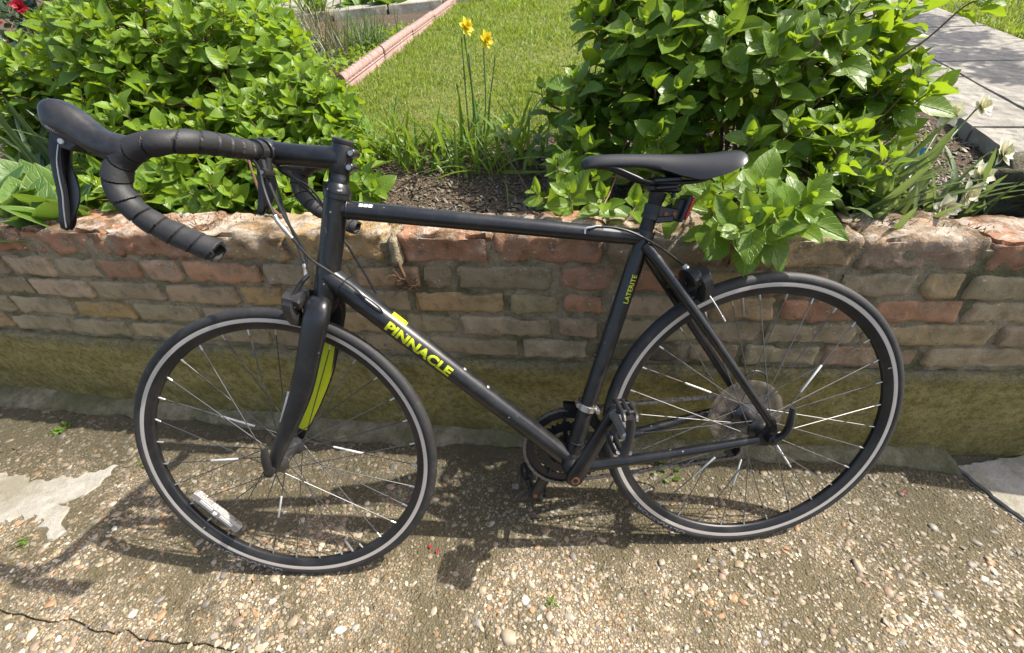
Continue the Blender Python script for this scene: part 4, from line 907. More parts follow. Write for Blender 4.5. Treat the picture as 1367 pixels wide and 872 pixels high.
def leaf_mat(name, young, old, trans=0.34, obj=True, gloss=0.42, vein=True, edge=None, spec=0.45, vs=0.45):
    t = NT(name); ps = t.pos()
    if obj:
        s_ = t.new('ShaderNodeSeparateColor'); t.l.new(t.new('ShaderNodeObjectInfo').outputs['Color'], s_.inputs[0]); tint, shade = s_.outputs[0], s_.outputs[1]
    else:
        s_ = t.new('ShaderNodeSeparateColor'); t.l.new(t.attr('tint'), s_.inputs[0]); tint, shade = s_.outputs[0], s_.outputs[1]
    uv = t.new('ShaderNodeSeparateXYZ'); t.l.new(t.coord('UV'), uv.inputs[0])
    base = t.mix(tint, old, young)
    if not obj: base = t.mix(s_.outputs[2], base, (0.30, 0.25, 0.11))
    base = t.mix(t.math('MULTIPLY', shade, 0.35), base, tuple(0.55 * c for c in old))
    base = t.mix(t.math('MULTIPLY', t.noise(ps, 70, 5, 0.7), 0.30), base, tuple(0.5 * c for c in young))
    if vein: base = t.mix(t.math('MULTIPLY', t.ramp(t.voro(ps, 60), [(0.06, 1), (0.13, 0)]), t.ramp(t.noise(ps, 16, 3), [(0.56, 0), (0.62, 0.8)])), base, (0.16, 0.10, 0.03))
    au = t.math('ABSOLUTE', t.math('SUBTRACT', uv.outputs[0], 0.5))
    mid = t.ramp(au, [(0.0, 1), (0.035, 0)])
    wv = t.math('SINE', t.math('MULTIPLY', t.math('SUBTRACT', uv.outputs[1], t.math('MULTIPLY', au, 0.55)), 44.0))
    vn = t.ramp(wv, [(0.78, 0), (0.97, 1)])
    nm = None
    if vein:
        base = t.mix(t.math('MULTIPLY', t.math('MAXIMUM', mid, t.math('MULTIPLY', vn, 0.55)), vs), base, tuple(min(1, 1.35 * c + 0.05) for c in young))
        nm = t.bump(t.math('SUBTRACT', t.math('MULTIPLY', t.noise(ps, 120, 3), 0.35), t.math('MAXIMUM', mid, t.math('MULTIPLY', vn, 0.7))), 0.55, 0.004)
    if edge:
        base = t.mix(t.ramp(t.math('ADD', au, t.math('MULTIPLY', t.noise(ps, 50, 3), 0.06)), [(0.455, 0), (0.485, 1)]), base, edge)
    t.set(base, gloss, 0, spec, nm)
    tr_ = t.new('ShaderNodeBsdfTranslucent'); t.put(tr_.inputs['Color'], t.mix(0.6, base, tuple(min(1, c * f_) for c, f_ in zip(young, (2.3, 2.0, 0.9)))))
    mx = t.new('ShaderNodeMixShader'); mx.inputs[0].default_value = trans
    t.l.new(t.p.outputs[0], mx.inputs[1]); t.l.new(tr_.outputs[0], mx.inputs[2]); t.l.new(mx.outputs[0], t.out.inputs['Surface'])
    return t.m
def leaf_pair(key, *a, **k):
    M[key] = leaf_mat(key.replace('_', ' ') + ' leaf', *a, obj=True, **k); M[key + '_s'] = leaf_mat(key.replace('_', ' ') + ' leaf mass', *a, obj=False, **k)
leaf_pair('hydrangea', (0.190, 0.300, 0.022), (0.046, 0.128, 0.018), trans=0.38, gloss=0.40, spec=0.42)
leaf_pair('bushy', (0.200, 0.310, 0.024), (0.058, 0.150, 0.020), trans=0.38, gloss=0.40, spec=0.42)
leaf_pair('hosta', (0.12, 0.21, 0.035), (0.050, 0.125, 0.026), edge=(0.19, 0.25, 0.085), vs=0.12)
leaf_pair('strap', (0.15, 0.24, 0.035), (0.055, 0.135, 0.028), trans=0.36, vein=False)
leaf_pair('blue_strap', (0.12, 0.18, 0.075), (0.06, 0.11, 0.05), vein=False)
leaf_pair('camellia', (0.040, 0.070, 0.018), (0.018, 0.040, 0.012), trans=0.1, gloss=0.25, spec=0.6)
leaf_pair('lavender', (0.14, 0.16, 0.095), (0.085, 0.10, 0.06), trans=0.2, vein=False)
leaf_pair('straw', (0.26, 0.20, 0.10), (0.15, 0.11, 0.055), trans=0.2, vein=False)
M['grass'] = leaf_mat('lawn grass', (0.185, 0.26, 0.035), (0.095, 0.185, 0.022), 0.42, False, 0.5, False)
M['petal_yellow'] = leaf_mat('yellow petal', (0.80, 0.64, 0.03), (0.78, 0.56, 0.02), 0.4, True, 0.6, False)
M['petal_white'] = leaf_mat('white petal', (0.74, 0.72, 0.58), (0.66, 0.62, 0.44), 0.3, True, 0.6, False)
M['petal_red'] = leaf_mat('red petal', (0.36, 0.012, 0.03), (0.24, 0.01, 0.02), 0.25, True, 0.5, False)
M['petal_blue'] = leaf_mat('blue petal', (0.10, 0.10, 0.42), (0.06, 0.06, 0.28), 0.2, True, 0.6, False)

# =================================================================== the wall
RNG = np.random.default_rng(11)
def fractal(p, s):
    return mnoise.fractal(Vector(p) * s, 0.9, 2.1, 4)
def rough_box(L, D, H, nx, ny, nz, rnd, amp, seed, scale=14, chip=0.0):
    """closed brick with worn edges: lattice on the box surface, rounded and pushed about by noise"""
    idx = {}; V = []; F = []
    def vid(i, j, k):
        key = (i, j, k)
        if key not in idx:
            p = np.array([(i / nx - .5) * L, (j / ny - .5) * D, (k / nz - .5) * H])
            h = np.array([L, D, H]) / 2; inner = np.clip(p, -(h - rnd), h - rnd); d = p - inner; n = np.linalg.norm(d)
            nn = d / n if n > 1e-9 else np.zeros(3)
            p = inner + nn * rnd if n > 1e-9 else p
            f = fractal(p + np.array([seed * 3.17, seed * 1.31, seed * 0.77]), scale)
            f2 = fractal(p + np.array([seed * 1.17, seed * 2.31, seed * 4.77]), scale * 0.45)
            p = p + nn * (amp * f)
            if chip and n > rnd * 1.15: p = p - nn * max(0, f2) * chip
            idx[key] = len(V); V.append(p)
        return idx[key]
    def face(fn, a, b):
        for i in range(a):
            for j in range(b): F.append((fn(i, j), fn(i + 1, j), fn(i + 1, j + 1), fn(i, j + 1)))
    face(lambda i, j: vid(i, 0, j), nx, nz); face(lambda i, j: vid(nx - i, ny, j), nx, nz)
    face(lambda i, j: vid(i, j, nz), nx, ny); face(lambda i, j: vid(i, ny - j, 0), nx, ny)
    face(lambda i, j: vid(0, ny - i, j), ny, nz); face(lambda i, j: vid(nx, i, j), ny, nz)
    return V, F
wall = thing('garden_wall', 'low weathered brick retaining wall on a mossy rendered plinth along the garden', 'wall', (0, wall_y(0), 0))
WO = np.array([0, wall_y(0), 0])
def place(o, loc, rz): o.location = Vector(np.asarray(loc) - WO); o.rotation_euler = (0, 0, rz)
BR = {'o': (0.39, 0.262, 0.138), 'g': (0.365, 0.278, 0.170), 'r': (0.40, 0.195, 0.108), 'd': (0.27, 0.195, 0.120), 'p': (0.385, 0.262, 0.170), 'y': (0.41, 0.262, 0.108), 'b': (0.050, 0.042, 0.034)}
rows = [
    (0.530, 0.597, [-3.02, -2.78, -2.64, -2.40, -2.26, -2.02, -1.849, -1.687, -1.543, -1.411, -1.17, -1.03, -0.913, -0.728, -0.641, -0.397, -0.245, -0.092, 0.075, 0.229, 0.409, 0.504, 0.74, 0.88, 1.12, 1.30], 'gogpdggrprgpoddrrorgogogp'),
    (0.459, 0.522, [-2.92, -2.67, -2.43, -2.21, -1.99, -1.76, -1.51, -1.27, -1.13, -0.98, -0.767, -0.519, -0.38, -0.266, -0.03, 0.128, 0.328, 0.535, 0.77, 0.90, 1.13, 1.30], 'ogogpggyogygrgorrgpog'),
    (0.386, 0.450, [-2.98, -2.60, -2.37, -2.13, -1.88, -1.66, -1.43, -1.20, -1.0, -0.80, -0.654, -0.397, -0.275, -0.03, 0.117, 0.335, 0.634, 0.87, 1.10, 1.30], 'goggyggdoggpgggopgo'),
    (0.314, 0.377, [-2.95, -2.70, -2.46, -2.20, -1.95, -1.72, -1.47, -1.23, -1.10, -0.93, -0.753, -0.489, -0.299, -0.06, 0.08, 0.27, 0.504, 0.76, 1.0, 1.30], 'ggoggggdggggbggpggo'),
]
for z0, z1, js, cols in rows:
    ext = []; q_ = js[0]
    while q_ > -5.0: q_ -= 0.245 if len(ext) % 3 else 0.135; ext.insert(0, q_)
    js = ext + js; cols = ('gopgdgoygg' * 4)[:len(ext)] + cols + 'gogpogo'
    for i in range(len(js) - 1):
        a, c = js[i] + 0.0065, js[i + 1] - 0.0065; xm = (a + c) / 2; L = (c - a) * math.sqrt(1 + wall_slope(xm) ** 2)
        mb = MB(); V, F = rough_box(L, 0.10, (z1 - z0) - 0.001, max(6, int(L / 0.011)), 3, 7, 0.0075, 0.0060, RNG.random() * 40, 26, 0.018); mb.add(V, F)
        me = mb.mesh('brick', [M['brick']], 80)
        o = link('brick', me, wall); off = 0.014 + RNG.normal(0, 0.0022)
        place(o, (xm, wall_y(xm) + off + 0.05, (z0 + z1) / 2 + float(sag(xm)) * (z0 - 0.28) / 0.33), math.atan(wall_slope(xm))); o.rotation_euler.y = RNG.normal(0, 0.004)
        cc = np.array(BR[cols[min(i, len(cols) - 1)]]) * RNG.normal(1, 0.09) * np.array([RNG.normal(1, .04), 1, RNG.normal(1, .06)])
        o.color = (*np.clip(cc, 0.02, 0.55), 1)
caps = [-5.10, -4.83, -4.57, -4.30, -4.04, -3.78, -3.52, -3.26, -3.0, -2.74, -2.47, -2.20, -1.891, -1.599, -1.317, -1.06, -0.797, -0.537, -0.278, -0.02, 0.259, 0.519, 0.79, 1.05, 1.30]
capc = 'orygorop' + 'oyorrroyrrdoprop' + 'o'
for i in range(len(caps) - 1):
    a, c = caps[i] + 0.006, caps[i + 1] - 0.006
    if abs(caps[i] + 0.797) < 1e-6: a += 0.022
    xm = (a + c) / 2; L = (c - a) * math.sqrt(1 + wall_slope(xm) ** 2)
    mb = MB(); V, F = rough_box(L, 0.165, 0.073, max(8, int(L / 0.009)), 16, 9, 0.011, 0.011, 50 + i * 1.7, 24, 0.026); mb.add(V, F)
    o = link('cap_brick', mb.mesh('cap_brick', [M['cap']], 80), wall)
    place(o, (xm, wall_y(xm) + 0.012 + 0.0825 + RNG.normal(0, 0.004), 0.643 + float(sag(xm)) + RNG.normal(0, 0.002)), math.atan(wall_slope(xm))); o.rotation_euler.y = RNG.normal(0, 0.008); o.rotation_euler.x = RNG.normal(0, 0.015)
    o.color = (*np.clip(np.array(BR[capc[i]]) * RNG.normal(1.02, 0.1), 0.03, 0.5), 1)
def strip(name, prof, mat, parent, x0=-5.15, x1=1.32, nx=150, amp=0.0, scale=18, org=WO):
    """profile (offset behind the wall face, z) swept along the curved wall"""
    xs = np.linspace(x0, x1, nx); k = len(prof); V = []
    for x in xs:
        for j, (o_, z) in enumerate(prof):
            p = np.array([x - o_ * wall_slope(x) * 0.9, wall_y(x) + o_, z])
            if amp:
                p[1] += amp * fractal(p, scale); p[2] += amp * 0.6 * fractal(p + 7.1, scale)
            if z > 0.29: p[2] += float(sag(x)) * min(1, (z - 0.28) / 0.33)
            V.append(p - org)
    F = [(i * k + j, (i + 1) * k + j, (i + 1) * k + j + 1, i * k + j + 1) for i in range(nx - 1) for j in range(k - 1)]
    F += [tuple(range(k)), tuple((nx - 1) * k + j for j in reversed(range(k)))]
    mb = MB(); mb.add(V, F); return mb.obj(name, [mat], parent, 60)
mz = np.linspace(0.295, 0.655, 28)
strip('mortar_bed', [(0.0205, z) for z in mz] + [(0.03, 0.662), (0.16, 0.658), (0.16, 0.30), (0.03, 0.29)], M['mortar'], wall, nx=560, amp=0.0065, scale=34)
strip('rendered_plinth', [(0.0, -0.05), (0.0, 0.02), (0.0, 0.04), (0.0005, 0.06), (0.001, 0.08), (0.001, 0.10), (0.001, 0.12), (0.0005, 0.14), (0.0005, 0.16), (0.0, 0.18), (0.0, 0.2), (0.0, 0.22), (-0.001, 0.24), (-0.001, 0.26), (-0.002, 0.275), (-0.002, 0.286), (-0.001, 0.297), (0.006, 0.303), (0.02, 0.3035), (0.06, 0.302), (0.06, -0.05)], M['render'], wall, nx=620, amp=0.0050, scale=16)
# mortar lump with a dead root hanging on the wall
mb = MB(); V, F = rough_box(0.026, 0.05, 0.085, 4, 4, 8, 0.010, 0.010, 77, 30); mb.add(V, F); o = mb.obj('mortar_lump', [M['cement']], wall, 80); o.active_material = M['mortar']; place(o, (-0.787, wall_y(-0.787) + 0.020, 0.634), -0.18)

root = thing('dead_root', 'dried brown root tangle clinging to the brick wall below the top tube', 'root', (-0.775, wall_y(-0.775), 0.56))
rg = np.random.default_rng(4); mb = MB()
for k in range(14):
    p = np.array([rg.normal(0, 0.012), -0.004, rg.normal(0, 0.006)]); pts = [p.copy()]
    d = np.array([rg.normal(0, 0.7), -0.15, rg.normal(-0.5, 0.6)]); d /= np.linalg.norm(d)
    for q in range(4): p = p + d * 0.011 + rg.normal(0, 0.004, 3) * [1, .4, 1]; pts.append(p.copy())
    mb.tube(pts, np.linspace(0.0026, 0.0007, 5), 6, 0, 3)
mb.obj('rootlets', [M['twig']], root)
mb = MB(); mb.tube([(0.004, -0.006, 0), (-0.004, -0.008, 0.03), (-0.010, -0.004, 0.062), (-0.012, 0.004, 0.095)], [0.006, 0.0045, 0.004, 0.003], 8, 0, 4); mb.tube([(0.01, -0.004, -0.01), (0.016, 0.004, -0.06), (0.018, 0.006, -0.13)], [0.0018, 0.0014, 0.0008], 6, 0, 4); mb.obj('root_stem', [M['twig']], root)

# moss on the wall top
rg = np.random.default_rng(21); n = 6800; X = rg.uniform(-4.9, 1.25, n); O = np.abs(rg.normal(0.05, 0.035, n)) + 0.004
msk = np.array([mnoise.noise(Vector((x * 4, o_ * 9, 3.3))) + (0.18 if x < -0.85 else -0.05) for x, o_ in zip(X, O)]) > 0.10
X, O = X[msk], O[msk]; n = len(X); Z = 0.677 + sag(X) + np.where(O < 0.02, -0.010, 0.0) + rg.normal(0, 0.004, n)
base = np.stack([X, wall_y(X) + 0.012 + O, Z], 1); a = rg.uniform(0, 2 * np.pi, n); hgt = rg.uniform(0.006, 0.016, n); lean = rg.normal(0, 0.6, (n, 2)); wv = np.stack([np.cos(a), np.sin(a), 0 * a], 1) * 0.0016
tip = base + np.stack([lean[:, 0] * hgt, lean[:, 1] * hgt - 0.003, hgt], 1)
V = np.stack([base - wv, base + wv, tip], 1).reshape(-1, 3) - WO; F = np.arange(3 * n).reshape(-1, 3)
o = link('moss', np_mesh('moss', V, F, M['moss']), wall); tag(o, kind='stuff')

# =================================================================== pavement
g = MB(); g.add([(-150, -150, -0.07), (150, -150, -0.07), (150, 150, -0.07), (-150, 150, -0.07)], [(0, 1, 2, 3)])
ground = g.obj('ground', [M['joint']], None, smooth=False); tag(ground, kind='structure')
pav = link('pavement', None); tag(pav, kind='structure')
g = MB(); g.add([(-8, -4, -0.007), (4, -4, -0.007), (4, 0.4, -0.007), (-8, 3.0, -0.007)], [(0, 1, 2, 3)]); g.obj('joint_bed', [M['joint']], pav, smooth=False)
from mathutils.geometry import tessellate_polygon
def wob(a, b, n, seed, amp=0.008):
    """irregular broken edge from a to b"""
    r = np.random.default_rng(seed); a = np.array(a, float); b = np.array(b, float); u = np.linspace(0, 1, n)[:, None]; p = a + (b - a) * u
    d = (b - a) / np.linalg.norm(b - a); nn = np.array([-d[1], d[0]]); w = r.normal(0, amp, n); w = np.convolve(w, [0.25, 0.5, 0.25], 'same') + r.normal(0, amp * 0.35, n); w[0] = w[-1] = 0
    return p + nn * w[:, None]
def edge(pts, seed, amp=0.008, step=0.02):
    out = []
    for i in range(len(pts) - 1):
        n = max(4, int(np.linalg.norm(np.array(pts[i + 1]) - pts[i]) / step)); out.append(wob(pts[i], pts[i + 1], n, seed + i, amp)[:-1])
    out.append(np.array([pts[-1]], float)); return np.concatenate(out)
def slab(name, outline, z, mat, dz=None, gap=0.003, th=0.06, par=None, bev=0.0035, org=(0, 0, 0)):
    o_ = np.asarray(outline, float); c = o_.mean(0); o2 = o_
    mb = MB(); n = len(o2)
    zf = dz or (lambda x, y: 0)
    # inset the top edge a little for a worn arris
    nx_ = np.roll(o2, -1, 0) - np.roll(o2, 1, 0); nx_ /= np.linalg.norm(nx_, axis=1)[:, None] + 1e-9; area = np.sum(o2[:, 0] * np.roll(o2[:, 1], -1) - np.roll(o2[:, 0], -1) * o2[:, 1]); sg = 1 if area > 0 else -1
    inn = np.stack([-nx_[:, 1], nx_[:, 0]], 1) * sg
    top = o2 + inn * (gap + bev); mid = o2 + inn * gap
    V = [(x, y, z + zf(x, y)) for x, y in top] + [(x, y, z + zf(x, y) - 0.005) for x, y in mid] + [(x, y, z + zf(x, y) - th) for x, y in mid]
    F = [tuple(t_) for t_ in tessellate_polygon([[Vector((x, y, 0)) for x, y in top]])]
    for i in range(n):
        j = (i + 1) % n; F.append((i, j, n + j, n + i)); F.append((n + i, n + j, 2 * n + j, 2 * n + i))
    mb.add(np.array(V) - np.asarray(org), F); return mb.obj(name, [mat], par, 30, True)
# joints measured on the ground
JA = edge([(-2.9, 0.20), (-2.1, 0.03), (-1.782, -0.028), (-1.48, -0.094), (-1.174, -0.152)], 1, 0.006)
JA2 = edge([(-1.174, -0.152), (-0.80, -0.235), (-0.35, -0.33)], 9, 0.006)
JB = edge([(-1.174, -0.152), (-1.205, -0.06), (-1.203, 0.01), (-1.15, 0.12), (-1.05, 0.30), (-1.03, 0.40)], 2, 0.010)
JC = edge([(-0.30, -0.34), (-0.198, -0.223), (-0.15, -0.16), (-0.141, -0.113), (-0.11, -0.07), (-0.102, -0.01), (-0.08, 0.05), (-0.10, 0.10), (-0.14, 0.252)], 3, 0.013, 0.012)
JD = edge([(-2.9, 0.52), (-2.24, 0.478), (-2.178, 0.49), (-2.147, 0.59), (-2.10, 0.64)], 5, 0.010)
FIL = edge([(-5.2, 1.62), (-4.2, 1.26), (-3.3, 0.93), (-2.46, 0.712), (-2.10, 0.64), (-1.68, 0.565), (-1.03, 0.398), (-0.524, 0.336), (-0.14, 0.252), (0.415, 0.185), (0.565, 0.160), (0.685, 0.108)], 6, 0.007)
def seg(E, p, q):
    i = int(np.argmin(np.linalg.norm(E - p, axis=1))); j = int(np.argmin(np.linalg.norm(E - q, axis=1)))
    return E[i:j + 1] if i <= j else E[j:i + 1][::-1]
P_ = np.array
sA = np.concatenate([JA, seg(JB, P_((-1.174, -0.152)), P_((-1.03, 0.40)))[1:], seg(FIL, P_((-1.03, 0.398)), P_((-2.10, 0.64)))[1:], JD[::-1][1:]])
sB = np.concatenate([JA2, [(-0.30, -0.34)], JC[1:], seg(FIL, P_((-0.14, 0.252)), P_((-1.03, 0.398)))[1:], JB[::-1][1:-1]])
FE = edge([(0.685, 0.108), (0.700, 0.02), (0.706, -0.023), (0.74, -0.16), (0.80, -0.40)], 12, 0.003)
BRK = edge([(0.30, -0.34), (0.40, -0.21), (0.452, -0.150), (0.53, -0.128), (0.60, -0.128), (0.73, -0.125)], 15, 0.008)
sC = np.concatenate([edge([(-0.30, -0.34), (-0.30, -0.60), (0.80, -0.60), (0.80, -0.40)], 37), seg(FE, P_((0.80, -0.40)), P_((0.685, 0.108)))[1:], seg(FIL, P_((0.685, 0.108)), P_((-0.14, 0.252)))[1:], JC[::-1][1:-1]])
iB = len(JA2); sBC = np.concatenate([JA2, edge([(-0.35, -0.33), (-0.30, -0.60), (0.80, -0.60), (0.80, -0.40)], 37)[1:], seg(FE, P_((0.80, -0.40)), P_((0.685, 0.108)))[1:], seg(FIL, P_((0.685, 0.108)), P_((-1.03, 0.398)))[1:], JB[::-1][1:-1]])
sD = np.concatenate([edge([(-2.9, 0.52), (-3.3, 0.62), (-3.3, 0.93)], 31), seg(FIL, P_((-3.3, 0.93)), P_((-2.10, 0.64)))[1:], JD[::-1][1:-1]])
sE = np.concatenate([[(-2.9, -0.6)], edge([(-2.9, -0.6), (-1.6, -0.6), (-1.10, -0.60), (-1.12, -0.40), (-1.174, -0.152)], 33)[1:], JA[::-1][1:]])
sF = np.concatenate([edge([(-1.10, -0.60), (-0.3, -0.60), (-0.35, -0.33)], 35), JA2[::-1][1:], edge([(-1.174, -0.152), (-1.12, -0.40), (-1.10, -0.60)], 36)[1:-1]])
sH = np.concatenate([FE, edge([(0.80, -0.40), (2.2, -0.40), (2.2, 0.0), (1.3, 0.12), (0.91, 0.172), (0.685, 0.19)], 39)[1:], [(0.685, 0.15)]])
sI = np.concatenate([edge([(-6.2, -0.6), (-2.9, -0.6), (-2.9, 0.52), (-3.3, 0.62), (-3.3, 0.93)], 71), seg(FIL, P_((-3.3, 0.93)), P_((-5.2, 1.62)))[1:], edge([(-5.2, 1.62), (-6.2, 2.0)], 72)[1:]])
bow = lambda x, y: 0.004 * math.sin(3 * x + 1) * math.sin(4 * y)
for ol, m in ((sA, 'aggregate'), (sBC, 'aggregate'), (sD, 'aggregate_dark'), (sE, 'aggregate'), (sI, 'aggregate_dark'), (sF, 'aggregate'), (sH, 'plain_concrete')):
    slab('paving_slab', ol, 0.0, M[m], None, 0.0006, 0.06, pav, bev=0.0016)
# wall foot fillet
xs = FIL[:, 0]; msk = (xs > -5.15) & (xs < 0.72); fl_ = FIL[msk]; back = [(x, wall_y(x) + 0.004) for x in fl_[:, 0][::-1]]
nF = len(fl_); V = [(x, y + 0.003, 0.002) for x, y in fl_] + [(x, y * 0.5 + (wall_y(x)) * 0.5, 0.020 + 0.006 * math.sin(x * 31)) for x, y in fl_] + [(x, wall_y(x) + 0.004, 0.030 + 0.006 * math.sin(x * 13)) for x, y in fl_] + [(x, y, -0.05) for x, y in fl_]
mb = MB(); F = []
for i in range(nF - 1):
    F += [(i, i + 1, nF + i + 1, nF + i), (nF + i, nF + i + 1, 2 * nF + i + 1, 2 * nF + i), (3 * nF + i, 3 * nF + i + 1, i + 1, i)]
mb.add(V, F); mb.obj('concrete_fillet', [M['fillet']], pav, 80)
# cement patches
def sheet(name, outline, z, mat, par=pav, amp=0.009):
    o_ = edge([*outline, outline[0]], 51, amp, 0.010)[:-1]; return slab(name, o_, z, mat, None, 0.001, 0.006, par)
sheet('cement_patch', [(-2.5, 0.34), (-2.2, 0.40), (-2.018, 0.353), (-1.90, 0.345), (-1.79, 0.385), (-1.80, 0.30), (-1.87, 0.255), (-1.82, 0.225), (-1.775, 0.165), (-1.81, 0.14), (-1.87, 0.20), (-1.94, 0.215), (-2.03, 0.19), (-2.3, 0.22), (-2.5, 0.25)], 0.0045, M['cement'])
sheet('cement_patch', [(0.690, 0.150), (0.705, 0.02), (0.735, -0.10), (0.80, -0.16), (1.1, -0.10), (1.25, 0.12), (0.90, 0.166)], 0.0085, M['cement'], pav, 0.0025)

# ---- pebbles standing proud of the concrete
def ico_half(sub):
    bm = bmesh.new(); bmesh.ops.create_icosphere(bm, subdivisions=sub, radius=1)
    bmesh.ops.delete(bm, geom=[v for v in bm.verts if v.co.z < -0.35], context='VERTS'); bm.verts.ensure_lookup_table()
    V = np.array([v.co[:] for v in bm.verts]); F = np.array([[v.index for v in f.verts] for f in bm.faces]); bm.free(); return V, F
PAL = np.array([(0.44, 0.36, 0.25), (0.36, 0.28, 0.18), (0.54, 0.48, 0.38), (0.32, 0.235, 0.145), (0.25, 0.23, 0.20), (0.125, 0.12, 0.12), (0.07, 0.068, 0.07), (0.36, 0.175, 0.07), (0.28, 0.18, 0.12), (0.60, 0.57, 0.50), (0.16, 0.105, 0.068), (0.38, 0.26, 0.20)])
PW = np.array([0.15, 0.17, 0.07, 0.16, 0.11, 0.085, 0.055, 0.07, 0.075, 0.015, 0.06, 0.045]); PW /= PW.sum()
def pebbles(n, rmin, rmax, sub, seed, dark=1.0, region=(-2.7, 0.95)):
    r = np.random.default_rng(seed); x = r.uniform(*region, n); y = r.uniform(-0.42, 0.95, n)
    wyx = wall_y(x) - 0.07
    ok = (y < wyx) & (mask_plain(x, y))
    wn_ = np.array([mnoise.fractal(Vector((a_ * 3.1, b_ * 3.1, 5.2)), 0.8, 2.0, 4) for a_, b_ in zip(x, y)]); ok &= (wn_ < 0.12) | (r.random(n) < 0.28)
    x, y = x[ok], y[ok]; n = len(x)
    R_ = rmin * (rmax / rmin) ** (r.power(0.55, n)); R_ = np.where(x < -0.9, R_ * 1.12, R_)
    V0, F0 = ico_half(sub); k = len(V0)
    sc_ = np.stack([R_ * r.uniform(0.75, 1.35, n), R_ * r.uniform(0.6, 1.05, n), R_ * r.uniform(0.30, 0.55, n)], 1)
    a = r.uniform(0, 2 * np.pi, n); ca, sa = np.cos(a), np.sin(a)
    W_ = V0[None] * sc_[:, None]; 
    W_ *= (1 + 0.20 * np.sin(V0[None, :, :1] * 5 + r.uniform(0, 6, (n, 1, 1))) * np.cos(V0[None, :, 1:2] * 4 + r.uniform(0, 6, (n, 1, 1))))
    tx, ty = r.normal(0, 0.16, n), r.normal(0, 0.16, n)
    W_[:, :, 2] += W_[:, :, 0] * tx[:, None] + W_[:, :, 1] * ty[:, None]
    X = W_[:, :, 0] * ca[:, None] - W_[:, :, 1] * sa[:, None] + x[:, None]; Y = W_[:, :, 0] * sa[:, None] + W_[:, :, 1] * ca[:, None] + y[:, None]; Z = W_[:, :, 2] + (R_ * r.uniform(-0.22, 0.04, n))[:, None]
    P = np.stack([X, Y, Z], 2).reshape(-1, 3); F = (F0[None] + (np.arange(n) * k)[:, None, None]).reshape(-1, 3)
    c = PAL[r.choice(len(PAL), n, p=PW)] * r.normal(1, 0.10, (n, 1)) * dark
    return P, F, np.repeat(np.clip(c * 0.86, 0.02, 0.8), k, 0)
def inpoly(x, y, poly):
    poly = np.asarray(poly); ins = np.zeros(len(x), bool); j = len(poly) - 1
    for i in range(len(poly)):
        xi, yi = poly[i]; xj, yj = poly[j]
        c = ((yi > y) != (yj > y)) & (x < (xj - xi) * (y - yi) / (yj - yi + 1e-12) + xi); ins ^= c; j = i
    return ins
JOINTS = np.concatenate([JA, JA2, JB, JD])
CP = [(-2.5, 0.34), (-2.2, 0.40), (-2.018, 0.353), (-1.90, 0.345), (-1.79, 0.385), (-1.80, 0.30), (-1.87, 0.255), (-1.82, 0.225), (-1.775, 0.165), (-1.81, 0.14), (-1.87, 0.20), (-1.94, 0.215), (-2.03, 0.19), (-2.3, 0.22), (-2.5, 0.25)]
def mask_plain(x, y):
    ok = np.ones(len(x), bool)
    ok &= ~inpoly(x, y, CP); ok &= ~inpoly(x, y, sH)
    d = np.full(len(x), 9.0)
    for j in JOINTS: d = np.minimum(d, (x - j[0]) ** 2 + (y - j[1]) ** 2)
    return ok & (d > 0.006 ** 2)
Ps, Fs, Cs = [], [], []; o_ = 0
for n, a, c_, s_, sd_ in ((40000, 0.0020, 0.0042, 1, 1), (21000, 0.0036, 0.0080, 1, 2), (2300, 0.0070, 0.0118, 2, 3), (75, 0.0115, 0.0170, 2, 4)):
    P, F, C_ = pebbles(n, a, c_, s_, sd_); Ps.append(P); Fs.append(F + o_); Cs.append(C_); o_ += len(P)
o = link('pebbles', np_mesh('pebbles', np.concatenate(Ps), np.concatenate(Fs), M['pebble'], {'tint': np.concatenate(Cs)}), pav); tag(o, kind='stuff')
# =================================================================== garden ground
def gz(x, y):
    y = np.asarray(y, float); ye = np.where(y > 12, 12 + (y - 12) * 0.15, y); return garden_z(np.clip(x, -14, 14), ye)
gx = np.concatenate([np.linspace(-40, -6, 14), np.linspace(-5.6, 3.6, 231), np.linspace(4, 40, 14)])
go_ = np.concatenate([np.linspace(0.10, 1.6, 60), np.linspace(1.65, 6, 60), np.linspace(6.5, 16, 14), np.linspace(20, 110, 10)])
GX, GO = np.meshgrid(gx, go_, indexing='ij'); xc = np.clip(GX, -5.3, 1.6)
GY = wall_y(xc) + wall_slope(xc) * 0 + GO
GZ = gz(GX, GY) + 0.012 * np.sin(GX * 9 + 2 * np.sin(GY * 7)) * np.sin(GY * 11)
GZ = GZ + np.where(GO < 0.35, (0.35 - GO) * 0.06, 0) + np.minimum(0, sag(GX)) * np.clip(1 - GO / 0.8, 0, 1)
na, nb_ = GX.shape; idx = np.arange(na * nb_).reshape(na, nb_)
Fq = np.stack([idx[:-1, :-1], idx[1:, :-1], idx[1:, 1:], idx[:-1, 1:]], -1).reshape(-1, 4)
soil = link('soil_bed', np_mesh('soil_bed', np.stack([GX, GY, GZ], -1).reshape(-1, 3), Fq, M['soil'])); tag(soil, kind='structure')
